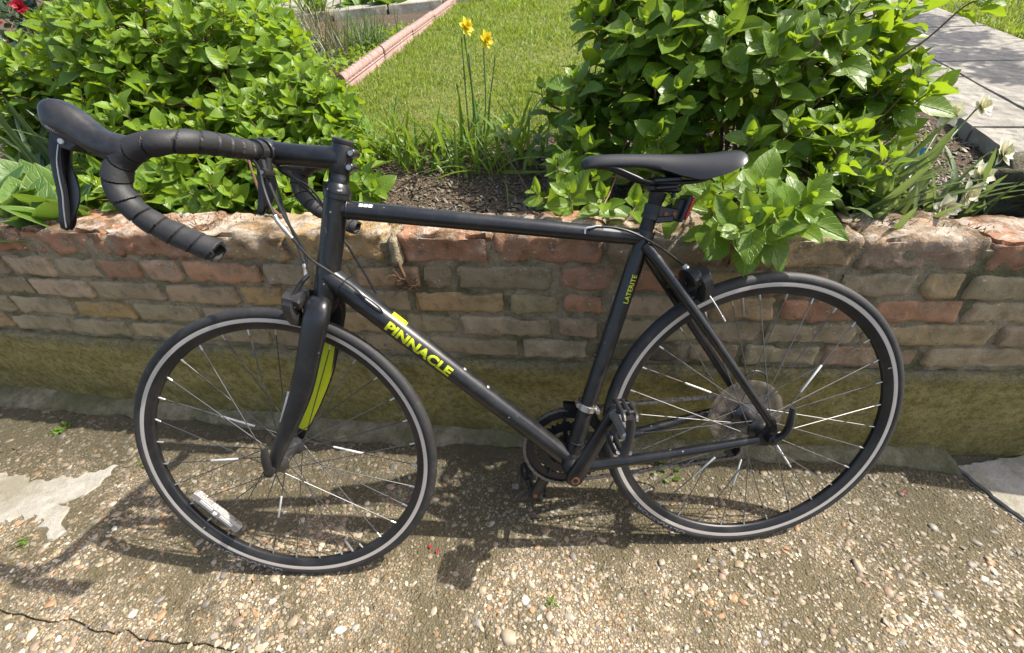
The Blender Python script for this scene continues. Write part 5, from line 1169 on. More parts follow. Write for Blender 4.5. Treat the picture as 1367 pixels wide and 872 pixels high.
# grit, bark chips and small stones on the bare soil
r = np.random.default_rng(8); n = 26000; x = r.uniform(-2.2, 1.0, n); off = 0.14 + 0.85 * r.power(0.8, n); y = wall_y(x) + off
V0, F0 = ico_half(1); k = len(V0); R_ = 0.0022 * (4.2 ** r.power(0.7, n))
W_ = V0[None] * np.stack([R_ * r.uniform(.7, 1.6, n), R_ * r.uniform(.5, 1, n), R_ * r.uniform(.35, .8, n)], 1)[:, None]
a = r.uniform(0, 6.28, n); ca, sa = np.cos(a)[:, None], np.sin(a)[:, None]; tl = r.normal(0, 0.5, n)[:, None]
X = W_[:, :, 0] * ca - W_[:, :, 1] * sa + x[:, None]; Y = W_[:, :, 0] * sa + W_[:, :, 1] * ca + y[:, None]
zb = gz(x, y) + 0.012 * np.sin(x * 9 + 2 * np.sin(y * 7)) * np.sin(y * 11) + np.where(off < 0.35, (0.35 - off) * 0.06, 0) + np.minimum(0, sag(x)) * np.clip(1 - off / 0.8, 0, 1)
Z = W_[:, :, 2] + W_[:, :, 0] * tl + zb[:, None] + 0.002
CPAL = np.array([(0.50, 0.41, 0.31), (0.36, 0.27, 0.19), (0.60, 0.53, 0.43), (0.23, 0.165, 0.115), (0.12, 0.09, 0.065), (0.42, 0.36, 0.29)])
cc = CPAL[r.choice(6, n, p=[.24, .22, .14, .2, .1, .1])] * r.normal(1, .12, (n, 1))
o = link('soil_grit', np_mesh('soil_grit', np.stack([X, Y, Z], 2).reshape(-1, 3), (F0[None] + (np.arange(n) * k)[:, None, None]).reshape(-1, 3), M['pebble'], {'tint': np.repeat(np.clip(cc, .02, .8), k, 0)}), soil); tag(o, kind='stuff')

# lawn
EDG0, EDG1 = np.array([-1.275, 2.0]), np.array([-0.714, 5.0]); ed = (EDG1 - EDG0) / np.linalg.norm(EDG1 - EDG0); en = np.array([ed[1], -ed[0]])
PO, PD = np.array([1.386, 1.059]), np.array([0.275, 0.9614]); PR = np.array([PD[1], -PD[0]])
def edge_x(y): return EDG0[0] + (y - EDG0[1]) * ed[0] / ed[1]
def path_x(y): return PO[0] - 0.33 + (y - PO[1]) * PD[0] / PD[1]
ys = np.concatenate([np.linspace(1.22, 6, 50), np.linspace(6.4, 14, 14)]); V = []; m_ = 24
for y in ys:
    xa, xb = edge_x(y) + 0.03, path_x(y) - 0.01
    for u in np.linspace(0, 1, m_): x = xa + (xb - xa) * u; V.append((x, y, float(gz(x, y)) + (0.020 if y > 1.25 else -0.02) + 0.006 * math.sin(x * 7) * math.sin(y * 5)))
Fq = [(i * m_ + j, i * m_ + j + 1, (i + 1) * m_ + j + 1, (i + 1) * m_ + j) for i in range(len(ys) - 1) for j in range(m_ - 1)]
lawn = link('lawn', np_mesh('lawn', V, Fq, M['turf'])); tag(lawn, kind='structure')
V = []
for y in np.linspace(0.4, 14, 60):
    for u in np.linspace(0, 1, 12): xa = path_x(y) + 0.33 + 0.43 ; x = xa + u * 8; V.append((x, y, float(gz(x, y)) + 0.022))
l2 = link('lawn', np_mesh('lawn', V, [(i * 12 + j, i * 12 + j + 1, (i + 1) * 12 + j + 1, (i + 1) * 12 + j) for i in range(59) for j in range(11)], M['turf'])); tag(l2, kind='structure')
def grass(n, gen, seed, par, hmin=0.016, hmax=0.040, w=0.0016):
    r = np.random.default_rng(seed); x, y, sc_ = gen(r, n); n = len(x)
    h = r.uniform(hmin, hmax, n) * sc_ * 0.72; a = r.uniform(0, 6.28, n); w_ = w * sc_ * r.uniform(.8, 1.4, n); le = r.normal(0, 0.55, (n, 2))
    clump = np.array([mnoise.noise(Vector((q * 2.2, p * 2.2, 1.7))) for q, p in zip(x[::1], y[::1])]) if n < 200000 else np.zeros(n)
    h = h * (1 + 0.55 * clump)
    b0 = np.stack([x, y, gz(x, y) + 0.018], 1); d = np.stack([np.cos(a), np.sin(a), 0 * a], 1) * w_[:, None]
    mid = b0 + np.stack([le[:, 0] * h * .35, le[:, 1] * h * .35, h * .6], 1); tip = b0 + np.stack([le[:, 0] * h, le[:, 1] * h, h * (1 - .25 * np.abs(le).sum(1).clip(0, 2))], 1)
    V = np.stack([b0 - d, b0 + d, mid + d * .8, mid - d * .8, tip], 1).reshape(-1, 3); i5 = np.arange(n)[:, None] * 5
    F = np.concatenate([i5 + [0, 1, 2], i5 + [0, 2, 3], i5 + [3, 2, 4]]); t_ = np.clip(0.5 + 0.75 * clump + r.normal(0, .25, n), 0, 1); dry = (r.random(n) < np.clip(0.14 - 0.35 * clump, 0.03, 0.6)) * r.uniform(0.5, 1.0, n)
    c = np.stack([t_, r.random(n) * .5, dry], 1); uv = np.tile([[0.3, 0], [0.7, 0], [0.65, .6], [0.35, .6], [.5, 1.]], (n, 1))
    o = link('grass', np_mesh('grass', V, F, M['grass'], {'tint': np.repeat(c, 5, 0), 'UVMap': uv}), par); return tag(o, kind='stuff')
def gen_main(r, n):
    y = 1.17 + 5.6 * r.power(0.62, n); u = r.random(n); x = edge_x(y) + 0.03 + u * (path_x(y) - 0.02 - edge_x(y) - 0.03)
    # keep what the plants leave in view, thin the rest
    ok = (x < 0.1 + 0.12 * y) | (r.random(n) < 0.15); x, y = x[ok], y[ok]; return x, y, np.clip(0.7 + 0.28 * y, 1, 2.2)
grass(95000, gen_main, 3, lawn)
def gen_right(r, n):
    y = 1.3 + 3.2 * r.random(n); x = path_x(y) + 0.76 + 0.9 * r.power(0.7, n); return x, y, np.full(n, 1.6)
grass(16000, gen_right, 4, l2)

# flagged path
path = link('garden_path', None); tag(path, kind='structure')
zf = lambda x, y: float(gz(x, y)) + 0.040
jb = [PO + PD * a_ + PR * c_ for a_, c_ in ((-.9, -.30), (-.9, .39), (4.5, .39), (4.5, -.30))]; mb = MB(); mb.add([(q[0], q[1], zf(*q) - .006) for q in jb], [(0, 1, 2, 3)]); mb.obj('joint_mortar', [M['twig']], path, smooth=False)
tj = [-0.95, -0.30, 0.24, 0.80, 1.46, 2.12, 2.78, 3.44, 4.10]; tj2 = [-1.0, -0.30, 0.46, 1.12, 1.78, 2.44, 3.10, 3.76, 4.42]
for col, jj in (((-0.31, -0.094), tj), ((-0.088, 0.40), tj2)):
    for a, c in zip(jj[:-1:1], jj[1::1]):
        q = [PO + PD * t_ + PR * s_ for t_, s_ in ((a + .005, col[0]), (a + .005, col[1]), (c - .005, col[1]), (c - .005, col[0]))]
        slab('paving_slab', edge([*[tuple(p) for p in q], tuple(q[0])], int(abs(a) * 100) + 60, 0.003, 0.05)[:-1], 0, M['flag'], zf, 0.0015, 0.09, path, bev=0.002)
# rope-topped lawn edging
edging = thing('lawn_edging', 'pink rope-topped concrete edging tiles between the lawn and the flower bed', 'edging', (EDG0[0], EDG0[1], float(gz(*EDG0))))
EO = np.array([EDG0[0], EDG0[1], float(gz(*EDG0))]); ga = math.atan(0.17546); e3 = np.array([ed[0] * math.cos(ga), ed[1] * math.cos(ga), math.sin(ga)]); n3 = np.array([en[0], en[1], 0]); u3 = np.cross(n3, e3); u3 = u3 if u3[2] > 0 else -u3
mb = MB(); Lt = 0.60
mb.box((Lt / 2, 0, 0.01), (Lt - 0.006, 0.036, 0.11), bev=0.005)
mb.box((Lt / 2, 0, 0.066), (Lt - 0.006, 0.046, 0.010), bev=0.003)
rings = []; sg_ = 24; th = np.arange(sg_) * 2 * np.pi / sg_
for xx in np.arange(0.003, Lt - 0.002, 0.0035):
    ph = xx / 0.05 * 2 * np.pi
    rr_ = 0.026 * (0.70 + 0.30 * np.abs(np.cos((ph + th) / 2.0)) ** 0.7); rings.append(np.column_stack([np.full(sg_, xx), rr_ * np.cos(th), 0.086 + rr_ * np.sin(th)]))
mb.loft(rings); tile = mb.mesh('edging_tile', [M['edging']], 50)
for k in range(13):
    o = link('edging_tile', tile, edging); rr = np.random.default_rng(k)
    p = e3 * (Lt + 0.004) * k + n3 * rr.normal(0, .003) + u3 * (rr.normal(0, .003) - 0.01)
    m = Matrix.Identity(4)
    for i in range(3): m[i][0] = e3[i]; m[i][1] = -n3[i]; m[i][2] = u3[i]; m[i][3] = p[i]
    o.matrix_local = m @ Matrix.Rotation(rr.normal(0, .012), 4, 'Z')

# =================================================================== plants
def leaf_tpl(W, fold, droop, nu=4, nv=6, tip=0.8, wave=0.0, curl=0.0, width_pow=0.85):
    """leaf of length 1 along +y, upper side +z"""
    V, UV = [], []
    for j in range(nv + 1):
        v = j / nv; w = W * (math.sin(math.pi * min(1, v ** tip)) ** width_pow if 0 < v < 1 else 0.0) + (0.012 if v == 0 else 0.0)
        for i in range(nu + 1):
            u = i / nu * 2 - 1; x = u * w
            z = fold * abs(x) - droop * v * v + wave * math.sin(v * 9 + u * 2.2) * abs(u) * 0.5 - curl * u * u * w
            V.append((x, v * (1 - 0.12 * droop * v), z)); UV.append((i / nu, v))
    F = [(j * (nu + 1) + i, j * (nu + 1) + i + 1, (j + 1) * (nu + 1) + i + 1, (j + 1) * (nu + 1) + i) for j in range(nv) for i in range(nu)]
    return np.array(V), np.array(F), np.array(UV)
TPL = {
    'hydrangea': [leaf_tpl(0.30, 0.34, 0.08, wave=0.05), leaf_tpl(0.33, 0.26, 0.16, wave=0.06), leaf_tpl(0.28, 0.48, -0.02, wave=0.04), leaf_tpl(0.31, 0.30, 0.26, wave=0.07), leaf_tpl(0.34, 0.16, 0.10, wave=0.09, curl=0.15)],
    'bushy': [leaf_tpl(0.29, 0.38, 0.04, wave=0.05), leaf_tpl(0.32, 0.28, 0.12, wave=0.05), leaf_tpl(0.26, 0.52, -0.04, wave=0.04), leaf_tpl(0.30, 0.32, 0.22, wave=0.06)],
    'hosta': [leaf_tpl(0.36, 0.22, 0.50, 6, 9, 0.75, 0.03), leaf_tpl(0.40, 0.12, 0.35, 6, 9, 0.75, 0.04), leaf_tpl(0.32, 0.30, 0.60, 6, 9, 0.8, 0.03)],
    'camellia': [leaf_tpl(0.24, 0.2, 0.15), leaf_tpl(0.26, 0.1, 0.3)],
    'strap': [leaf_tpl(0.031, 0.5, d, 2, 9, 0.45, 0, 0, 0.4) for d in (0.10, 0.35, 0.6, 0.85)],
    'wide': [leaf_tpl(0.058, 0.45, d, 2, 9, 0.45, 0, 0, 0.4) for d in (0.08, 0.25, 0.45, 0.7)],
    'fine': [leaf_tpl(0.012, 0.3, d, 2, 6, 0.4, 0, 0, 0.4) for d in (0.05, 0.25, 0.5)],
    'petal': [leaf_tpl(0.30, 0.15, 0.15, 4, 5, 0.75, 0.03)],
}
LM = {}
def leaf_mesh(kind, v, matkey):
    key = (kind, v, matkey)
    if key not in LM:
        V, F, UV = TPL[kind][v]; LM[key] = np_mesh('leaf', V, F, M[matkey], {'UVMap': UV})
    return LM[key]
CAMP = np.array(CAM_P)
def put_leaves(root, org, leaves, kind, matkey, nmax=300, names='leaf'):
    """leaves: list of (pos, ydir, zdir, size, tint, shade, variant)"""
    leaves = sorted(leaves, key=lambda l: np.linalg.norm(l[0] - CAMP) / l[3])
    for pos, yd, zd, s_, ti, sh, vr in leaves[:nmax]:
        xd = np.cross(yd, zd); xd /= np.linalg.norm(xd); zd2 = np.cross(xd, yd); m = Matrix.Identity(4); p = pos - org
        for i in range(3): m[i][0] = xd[i] * s_; m[i][1] = yd[i] * s_; m[i][2] = zd2[i] * s_; m[i][3] = p[i]
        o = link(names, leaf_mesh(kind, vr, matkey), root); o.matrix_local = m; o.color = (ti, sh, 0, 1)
    rest = leaves[nmax:]
    if rest:
        Vs, Fs, Us, Cs, off = [], [], [], [], 0
        for pos, yd, zd, s_, ti, sh, vr in rest:
            V, F, UV = TPL[kind][vr]; xd = np.cross(yd, zd); xd /= np.linalg.norm(xd); zd2 = np.cross(xd, yd)
            Vs.append(V @ np.stack([xd, yd, zd2]) * s_ + (pos - org)); Fs.append(F + off); Us.append(UV); Cs.append(np.tile([ti, sh, 0], (len(V), 1))); off += len(V)
        o = link('foliage', np_mesh('foliage', np.concatenate(Vs), np.concatenate(Fs), M[matkey + '_s'], {'UVMap': np.concatenate(Us), 'tint': np.concatenate(Cs)}), root); tag(o, kind='stuff')
def unit(v): v = np.asarray(v, float); return v / (np.linalg.norm(v) + 1e-12)
def rosette(r, tip, axis, L, npair, tint, out, sp=1.0, var=5, shade=0.0):
    axis = unit(axis); a = unit(np.cross(axis, [0.3, 0.7, 0.2])); b = np.cross(axis, a); ph = r.uniform(0, 6.28)
    dist = [0.0, 0.006, 0.020, 0.045, 0.080]; ln = [0.22, 0.46, 0.80, 1.0, 0.95]; th_ = [14, 30, 48, 64, 80]
    for k in range(npair):
        for s_ in (0, 1):
            f = ph + k * math.pi / 2 + s_ * math.pi + r.normal(0, 0.18); rd = a * math.cos(f) + b * math.sin(f); t_ = rad(th_[k] + r.normal(0, 9))
            yd = axis * math.cos(t_) + rd * math.sin(t_); yd = unit(yd + np.array([0, 0, -0.04 * k])); zd = axis * math.sin(t_) - rd * math.cos(t_) + r.normal(0, 0.14, 3)
            size = L * ln[k] * r.uniform(0.82, 1.12)
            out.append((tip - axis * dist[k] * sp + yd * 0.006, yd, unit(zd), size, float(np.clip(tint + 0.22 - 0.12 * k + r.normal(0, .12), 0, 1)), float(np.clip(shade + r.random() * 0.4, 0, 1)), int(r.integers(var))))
def shrub(name, label, cat, base, blobs, L, matkey, kind, ntip, seed, inner=0.35, group=None, nstem=12, extra=None, nmax=300, stem_mat='bark', tmean=0.55, zmin=0.02, cut=None):
    r = np.random.default_rng(seed); base = np.asarray(base, float); root = thing(name, label, cat, base, 0, group)
    B = np.array([b[:4] for b in blobs], float); wts = B[:, 3] ** 2; wts /= wts.sum(); leaves = []; tips = []; tries = 0
    while len(tips) < ntip and tries < ntip * 40:
        tries += 1; i = r.choice(len(B), p=wts); d = unit(r.normal(0, 1, 3) + [0, -0.25, 0.35])
        inn = r.random() < inner; q = r.uniform(0.35, 0.75) if inn else r.uniform(0.82, 1.05)
        p = B[i, :3] + d * B[i, 3] * q * np.array([1, 1, 0.95])
        if p[2] < float(gz(p[0], p[1])) + zmin: continue
        if cut is not None and not cut(p): continue
        ins = np.linalg.norm(B[:, :3] - p, axis=1) / B[:, 3]; ins[i] = 9
        if not inn and (ins < 0.8).any(): continue
        if any(np.linalg.norm(p - t_[0]) < L * (0.42 if inn else 0.55) for t_ in tips): continue
        tips.append((p, unit(d * 0.65 + np.array([0, -0.1, 0.75]) + r.normal(0, 0.2, 3)), inn))
    nx0 = len(tips)
    if extra: tips += [(np.array(p, float), unit(a_), False) for p, a_ in extra]
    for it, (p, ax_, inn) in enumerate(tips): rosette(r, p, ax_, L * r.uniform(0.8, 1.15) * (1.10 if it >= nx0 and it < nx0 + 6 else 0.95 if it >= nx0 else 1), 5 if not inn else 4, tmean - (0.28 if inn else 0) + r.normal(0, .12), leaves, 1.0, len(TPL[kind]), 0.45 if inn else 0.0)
    # main stems fan out of the base; side twigs run from them to every tip
    mains = []
    ctr = B[:, :3].mean(0)
    for k in range(nstem):
        i = r.choice(len(B), p=wts); e = B[i, :3] + r.normal(0, 0.25, 3) * B[i, 3] + [0, 0, -0.2 * B[i, 3]]; s_ = base + np.array([r.normal(0, 0.07), r.normal(0, 0.05), -0.02]) + (e - base) * [0.35, 0.35, 0]
        s_[2] = float(gz(s_[0], s_[1])) - 0.03; pts = spline([s_, s_ * 0.6 + e * 0.4 + r.normal(0, 0.02, 3) + [0, 0, 0.03], e], 6); mains.append(pts)
        mb = MB(); mb.tube(pts - base, np.linspace(0.0055, 0.0028, len(pts)), 7); mb.obj('stem', [M[stem_mat]], root)
    mp_ = np.concatenate(mains); mb = MB()
    for p, ax_, inn in tips:
        d = np.linalg.norm(mp_ - p, axis=1) + np.maximum(0, mp_[:, 2] - p[2]) * 3; q = mp_[int(np.argmin(d))]; L_ = np.linalg.norm(p - q)
        mb.tube(np.array([q, q * 0.5 + p * 0.5 - ax_ * L_ * 0.16, p - ax_ * 0.03, p]) - base, [0.0026, 0.0022, 0.0018, 0.0012], 5, 0, 3)
    tag(mb.obj('twigs', [M[stem_mat]], root), kind='stuff')
    put_leaves(root, base, leaves, kind, matkey, nmax); return root, leaves
# the hydrangea on the right
RB = [(0.189, 0.78, 0.95, 0.27), (-0.05, 0.86, 0.99, 0.22), (-0.22, 0.78, 0.86, 0.14), (0.41, 0.82, 1.00, 0.19), (0.46, 0.66, 0.87, 0.13), (-0.04, 0.72, 0.86, 0.17), (0.20, 0.58, 0.78, 0.17), (-0.315, 0.64, 0.745, 0.10), (-0.36, 0.90, 0.90, 0.06), (0.34, 0.50, 0.75, 0.10), (0.10, 0.90, 1.14, 0.22), (0.33, 0.95, 1.12, 0.20), (-0.12, 0.95, 1.12, 0.14)]
front = [((-0.100, 0.150, 0.768), (-0.15, -0.70, 0.62)), ((0.037, 0.20, 0.785), (0.2, -0.6, 0.75)), ((0.013, 0.18, 0.757), (0.1, -0.7, 0.6)), ((-0.024, 0.26, 0.795), (-0.2, -0.55, 0.75)), ((-0.134, 0.22, 0.775), (-0.5, -0.4, 0.7)),
         ((0.150, 0.32, 0.765), (0.5, -0.5, 0.7)), ((-0.077, 0.30, 0.795), (-0.3, -0.4, 0.8)), ((0.24, 0.41, 0.785), (0.5, -0.5, 0.7)), ((0.31, 0.40, 0.750), (0.5, -0.5, 0.7)), ((-0.17, 0.33, 0.775), (-0.5, -0.4, 0.8)), ((-0.07, 0.17, 0.765), (-0.3, -0.5, 0.7)), ((0.07, 0.22, 0.785), (0.3, -0.5, 0.7)), ((-0.03, 0.17, 0.765), (0.0, -0.65, 0.65)), ((0.085, 0.24, 0.765), (0.45, -0.5, 0.65)),
         ((-0.435, 0.50, 0.74), (-0.6, -0.3, 0.7)), ((-0.38, 0.55, 0.79), (-0.5, -0.3, 0.8)), ((-0.36, 0.45, 0.745), (-0.3, -0.5, 0.8)), ((-0.28, 0.44, 0.735), (-0.1, -0.5, 0.8)), ((-0.21, 0.42, 0.72), (0, -0.5, 0.8))]
bare = lambda p: not (-0.10 < p[0] < 0.22 and p[1] < 0.62 and p[2] < 0.86 and (int(p[0] * 90) % 3))
shrub('hydrangea', 'tall leafy hydrangea bush behind the saddle, spilling over the wall beside the rear wheel', 'shrub', (0.12, 0.68, 0.63), RB, 0.083, 'hydrangea', 'hydrangea', 420, 5, 0.34, extra=front, nstem=20, cut=bare, zmin=0.05, tmean=0.72)
LB = [(-2.25, 1.45, 0.92, 0.24), (-1.80, 1.40, 1.02, 0.28), (-1.45, 1.40, 0.98, 0.27), (-1.16, 1.15, 0.85, 0.16), (-1.54, 0.98, 0.73, 0.15), (-1.05, 0.97, 0.76, 0.10), (-2.02, 1.55, 1.04, 0.23), (-1.22, 0.88, 0.70, 0.09), (-0.945, 0.80, 0.72, 0.055), (-1.85, 1.05, 0.76, 0.11), (-1.56, 1.72, 1.12, 0.24), (-1.75, 1.15, 0.86, 0.17), (-1.38, 1.12, 0.82, 0.16), (-0.98, 0.88, 0.72, 0.06), (-1.62, 0.86, 0.70, 0.10), (-1.40, 0.83, 0.69, 0.10), (-1.80, 0.90, 0.70, 0.09), (-1.14, 0.79, 0.68, 0.07), (-1.27, 0.95, 0.76, 0.11)]
shrub('leafy_bush', 'bright green dense bush behind the handlebar on the left of the flower bed', 'shrub', (-1.60, 1.30, 0.76), LB, 0.082, 'bushy', 'bushy', 760, 6, 0.20, nstem=14, tmean=0.72)
# camellia with red flowers at the back left
cam_root, _ = shrub('camellia', 'dark glossy camellia with red flowers behind the green bush, at the left edge', 'shrub', (-2.75, 2.25, 0.86), [(-2.85, 2.15, 1.24, 0.26), (-2.50, 2.20, 1.26, 0.22), (-2.62, 2.0, 1.10, 0.22), (-3.0, 2.1, 1.1, 0.25)], 0.085, 'camellia', 'camellia', 110, 9, 0.3, nstem=8, nmax=150, tmean=0.4)
def flower(root, org, p, face, n, L, mat, r, open_=62, layers=1, name='petal'):
    face = unit(face); a = unit(np.cross(face, [0.2, 0.3, 0.93])); b = np.cross(face, a); lv = []
    for q in range(layers):
        for k in range(n):
            f = k * 6.283 / n + q * 0.5 + r.normal(0, .08); rd = a * math.cos(f) + b * math.sin(f); t_ = rad(open_ - 20 * q + r.normal(0, 6)); yd = face * math.cos(t_) + rd * math.sin(t_)
            lv.append((np.asarray(p, float), yd, face * math.sin(t_) - rd * math.cos(t_), L * (1 - .18 * q), r.random(), r.random() * .3, 0))
    put_leaves(root, org, lv, 'petal', mat, 300, name)
r = np.random.default_rng(31)
for p, f in (((-2.56, 1.90, 1.272), (0.3, -0.9, 0.3)), ((-2.30, 1.90, 1.262), (0.2, -0.9, 0.4)), ((-2.545, 1.70, 1.120), (0.2, -1, 0.3)), ((-2.33, 1.95, 1.30), (0.3, -0.8, 0.3)), ((-2.62, 1.80, 1.22), (0.2, -0.8, 0.5))):
    flower(cam_root, np.array([-2.75, 2.25, 0.86]), p, f, 6, 0.040, 'petal_red', r, 60, 3)

def clump(name, label, cat, base, n, Lr, kind, matkey, seed, spread=0.04, up=1.0, tmean=0.5, width=1.0, group=None, lean=(0, 0, 0), zoff=0.0, wide=0.75):
    r = np.random.default_rng(seed); base = np.array([base[0], base[1], float(gz(base[0], base[1])) + zoff + min(0, float(sag(base[0]))) * 0.7]); root = thing(name, label, cat, base, 0, group); lv = []
    for k in range(n):
        a = r.uniform(0, 6.28); el = abs(r.normal(0, 0.38)) * wide; yd = unit(np.array([math.cos(a) * math.sin(el), math.sin(a) * math.sin(el), math.cos(el) * up]) + np.array(lean)); L = r.uniform(*Lr)
        out = np.array([math.cos(a), math.sin(a), 0]); zd = unit(np.array([0, 0, 1.0]) - out * 0.8 + r.normal(0, .15, 3) - yd * 0)
        zd = unit(-out + yd * 0.3 + r.normal(0, .12, 3))
        lv.append((base + np.array([r.normal(0, spread), r.normal(0, spread), -0.005]), yd, zd, L, float(np.clip(r.normal(tmean, .22), 0, 1)), r.random() * .5, int(r.integers(len(TPL[kind])))))
    put_leaves(root, base, lv, kind, matkey, 300); return root, base
# strap-leaved bulbs along the middle of the bed
mid_spots = [((-0.93, 1.12), 34, (0.15, 0.28), 'tall fresh green bulb leaves beside the leafy bush, nearest the handlebar stem'), ((-0.80, 1.06), 30, (0.13, 0.24), 'green bulb leaves just left of the yellow daffodil stems, at the lawn front'), ((-0.70, 0.99), 24, (0.11, 0.20), 'arching pale bulb leaves on the soil in front of the yellow daffodils'),
             ((-0.56, 0.97), 28, (0.11, 0.22), 'arching bulb leaves on the soil to the right of the yellow daffodils'), ((-0.44, 1.02), 34, (0.15, 0.28), 'bulb leaves tucked against the left edge of the hydrangea'), ((-0.64, 1.12), 34, (0.14, 0.26), 'low bulb leaves round the foot of the yellow daffodil stems')]
for i, (p, n, Lr, lb) in enumerate(mid_spots): clump('bulb_plant', lb, 'plant', p, n, Lr, 'strap', 'strap', 40 + i, 0.05, tmean=0.75 if i < 2 else 0.6, wide=1.5, group='strappy bulb plants in the flower bed')
iris, _ = clump('iris_plant', 'blue green sword shaped leaves rising at the left edge above the hosta', 'plant', (-2.16, 1.18), 26, (0.24, 0.38), 'strap', 'blue_strap', 60, 0.06, tmean=0.4, wide=0.9)
hosta, hb0 = clump('hosta', 'cream edged hosta with broad leaves at the left end of the wall top', 'plant', (-1.98, 0.86), 26, (0.13, 0.19), 'hosta', 'hosta', 61, 0.03, up=0.8, tmean=0.5, wide=1.7, lean=(0.1, -0.10, 0.3))
clump('hosta', 'smaller cream edged hosta under the brake lever, beside the larger one', 'plant', (-1.84, 0.79), 14, (0.12, 0.18), 'hosta', 'hosta', 62, 0.03, up=0.8, tmean=0.5, wide=1.7, lean=(0, -0.05, 0.3))
clump('hosta', 'third hosta half hidden behind the larger one, against the green bush', 'plant', (-2.10, 1.00), 22, (0.13, 0.18), 'hosta', 'hosta', 63, 0.03, up=0.8, tmean=0.5, wide=1.7, lean=(0.05, -0.2, 0))
# narcissus clump by the path
wd = [((0.36, 0.42), 26, (0.10, 0.20), 'blue_strap', 'short pale narcissus leaves at the foot of the hydrangea just behind the cap bricks'), ((0.66, 0.45), 18, (0.10, 0.20), 'blue_strap', 'short narcissus leaves between the wall end rock and the path edge'), ((0.38, 0.47), 30, (0.16, 0.26), 'blue_strap', 'blue green narcissus leaves leaning right behind the cap bricks, nearest the hydrangea'), ((0.46, 0.50), 26, (0.16, 0.27), 'blue_strap', 'narcissus leaves in the middle of the row beside the flagged path'), ((0.55, 0.47), 14, (0.12, 0.20), 'blue_strap', 'narcissus leaves by the mossy rock at the end of the wall')]
for i, (p, n, Lr, mk, lb) in enumerate(wd): clump('narcissus_plant', lb, 'plant', p, n, Lr, 'wide', mk, 70 + i, 0.035, tmean=0.9, wide=1.0, lean=(0.10, 0.0, 0.25), group='narcissus plants by the path')
clump('grass_tuft', 'tuft of thin green grass growing against the front edge of the path', 'grass', (0.82, 0.80), 40, (0.06, 0.13), 'fine', 'strap', 75, 0.03, tmean=0.7, wide=1.2)
def daffodil(label, base, head, face, mat, L, layers, seed, corona=True, group=None, cat='flower', bend=0.02):
    r = np.random.default_rng(seed); base = np.array([base[0], base[1], float(gz(*base)) + min(0, float(sag(base[0]))) * .7]); root = thing('daffodil', label, cat, base, 0, group); head = np.array(head, float)
    mb = MB(); mb.tube(np.array([base, base * .5 + head * .5 + [bend * .3, 0, 0], head - unit(face) * .012 + [0, 0, -.012], head - unit(face) * 0.004]) - base, [0.0032, 0.0028, 0.0024, 0.003], 8, 0, 5); mb.obj('flower_stalk', [M['strap_stem']], root)
    flower(root, base, head, face, 6, L, mat, r, 68, layers)
    if corona:
        f = unit(face); a = unit(np.cross(f, [0.2, 0.3, .93])); b = np.cross(f, a); mb = MB(); th = np.arange(18) * 6.283 / 18; rings = []
        for u, q in ((0, .16), (.2, .20), (.45, .22), (.6, .30), (.58, .27), (.4, .19), (.1, .12)): rings.append(head - base + f * u * L * .9 + L * (q + .02 * np.cos(th * 6) * u)[:, None] * (np.outer(np.cos(th), a) + np.outer(np.sin(th), b)))
        mb.loft(rings); o = mb.obj('flower_trumpet', [M[mat]], root); o.color = (0.2, .2, 0, 1)
    return root
M['strap_stem'] = simple('green_stalk', (0.085, 0.15, 0.035), 0.5, 0, 0.1, (0.12, 0.14, 0.05), 60, 0, 0.3)
daffodil('double yellow daffodil standing on the left of the pair in front of the lawn', (-0.60, 1.15), (-0.592, 1.15, 1.090), (0.55, -0.6, 0.25), 'petal_yellow', 0.031, 3, 1, True, 'yellow daffodils')
daffodil('double yellow daffodil standing on the right of the pair in front of the lawn', (-0.57, 1.13), (-0.531, 1.15, 1.053), (0.5, -0.6, 0.1), 'petal_yellow', 0.031, 3, 2, True, 'yellow daffodils')
for i, (x, y, h, dx, lb) in enumerate([(-0.615, 1.14, 0.33, 0.006, 'bare green flower stalk left of the taller yellow daffodil'), (-0.585, 1.12, 0.29, -0.004, 'bare green stalk close between the two yellow daffodils'), (-0.555, 1.16, 0.27, 0.05, 'bare green stalk leaning right under the lower yellow daffodil'), (-0.63, 1.15, 0.20, -0.01, 'short bare stalk leftmost of the yellow daffodil stems')]):
    b0 = np.array([x, y, float(gz(x, y))]); rt = thing('flower_stalk', lb, 'plant stalk', b0, 0, 'bare daffodil stalks'); mb = MB(); mb.tube([(0, 0, 0), (dx * .4, 0, h * .5), (dx, 0, h), (dx * 1.03, -.001, h + .012), (dx * 1.05, -.002, h + .022)], [.0032, .0028, .0022, .0032, .001], 8, 0, 4); mb.obj('stalk', [M['strap_stem']], rt)
for i, (b0, h0_, f, lb) in enumerate([((0.62, 0.60), (0.765, 0.72, 0.812), (-.5, -.8, .3), 'white narcissus with pale petals nearest the hydrangea, against the path'), ((0.64, 0.62), (0.868, 0.74, 0.822), (.2, -.8, .5), 'white narcissus facing the camera in front of the flagstones, rightmost of the upper pair'),
        ((0.56, 0.42), (0.640, 0.45, 0.722), (.1, -.8, .4), 'white narcissus low beside the mossy rock'), ((0.57, 0.41), (0.595, 0.42, 0.690), (.2, -.9, .2), 'white narcissus hanging just above the cap bricks by the rock'), ((0.60, 0.46), (0.72, 0.50, 0.758), (.3, -.8, .4), 'white narcissus against the side of the path, above the low ones'), ((0.52, 0.40), (0.535, 0.40, 0.665), (-.1, -.9, .3), 'lowest white narcissus, among the leaves at the wall top')]):
    daffodil(lb, b0, h0_, f, 'petal_white', 0.040, 2, 10 + i, True, 'white narcissus flowers', bend=-0.02)

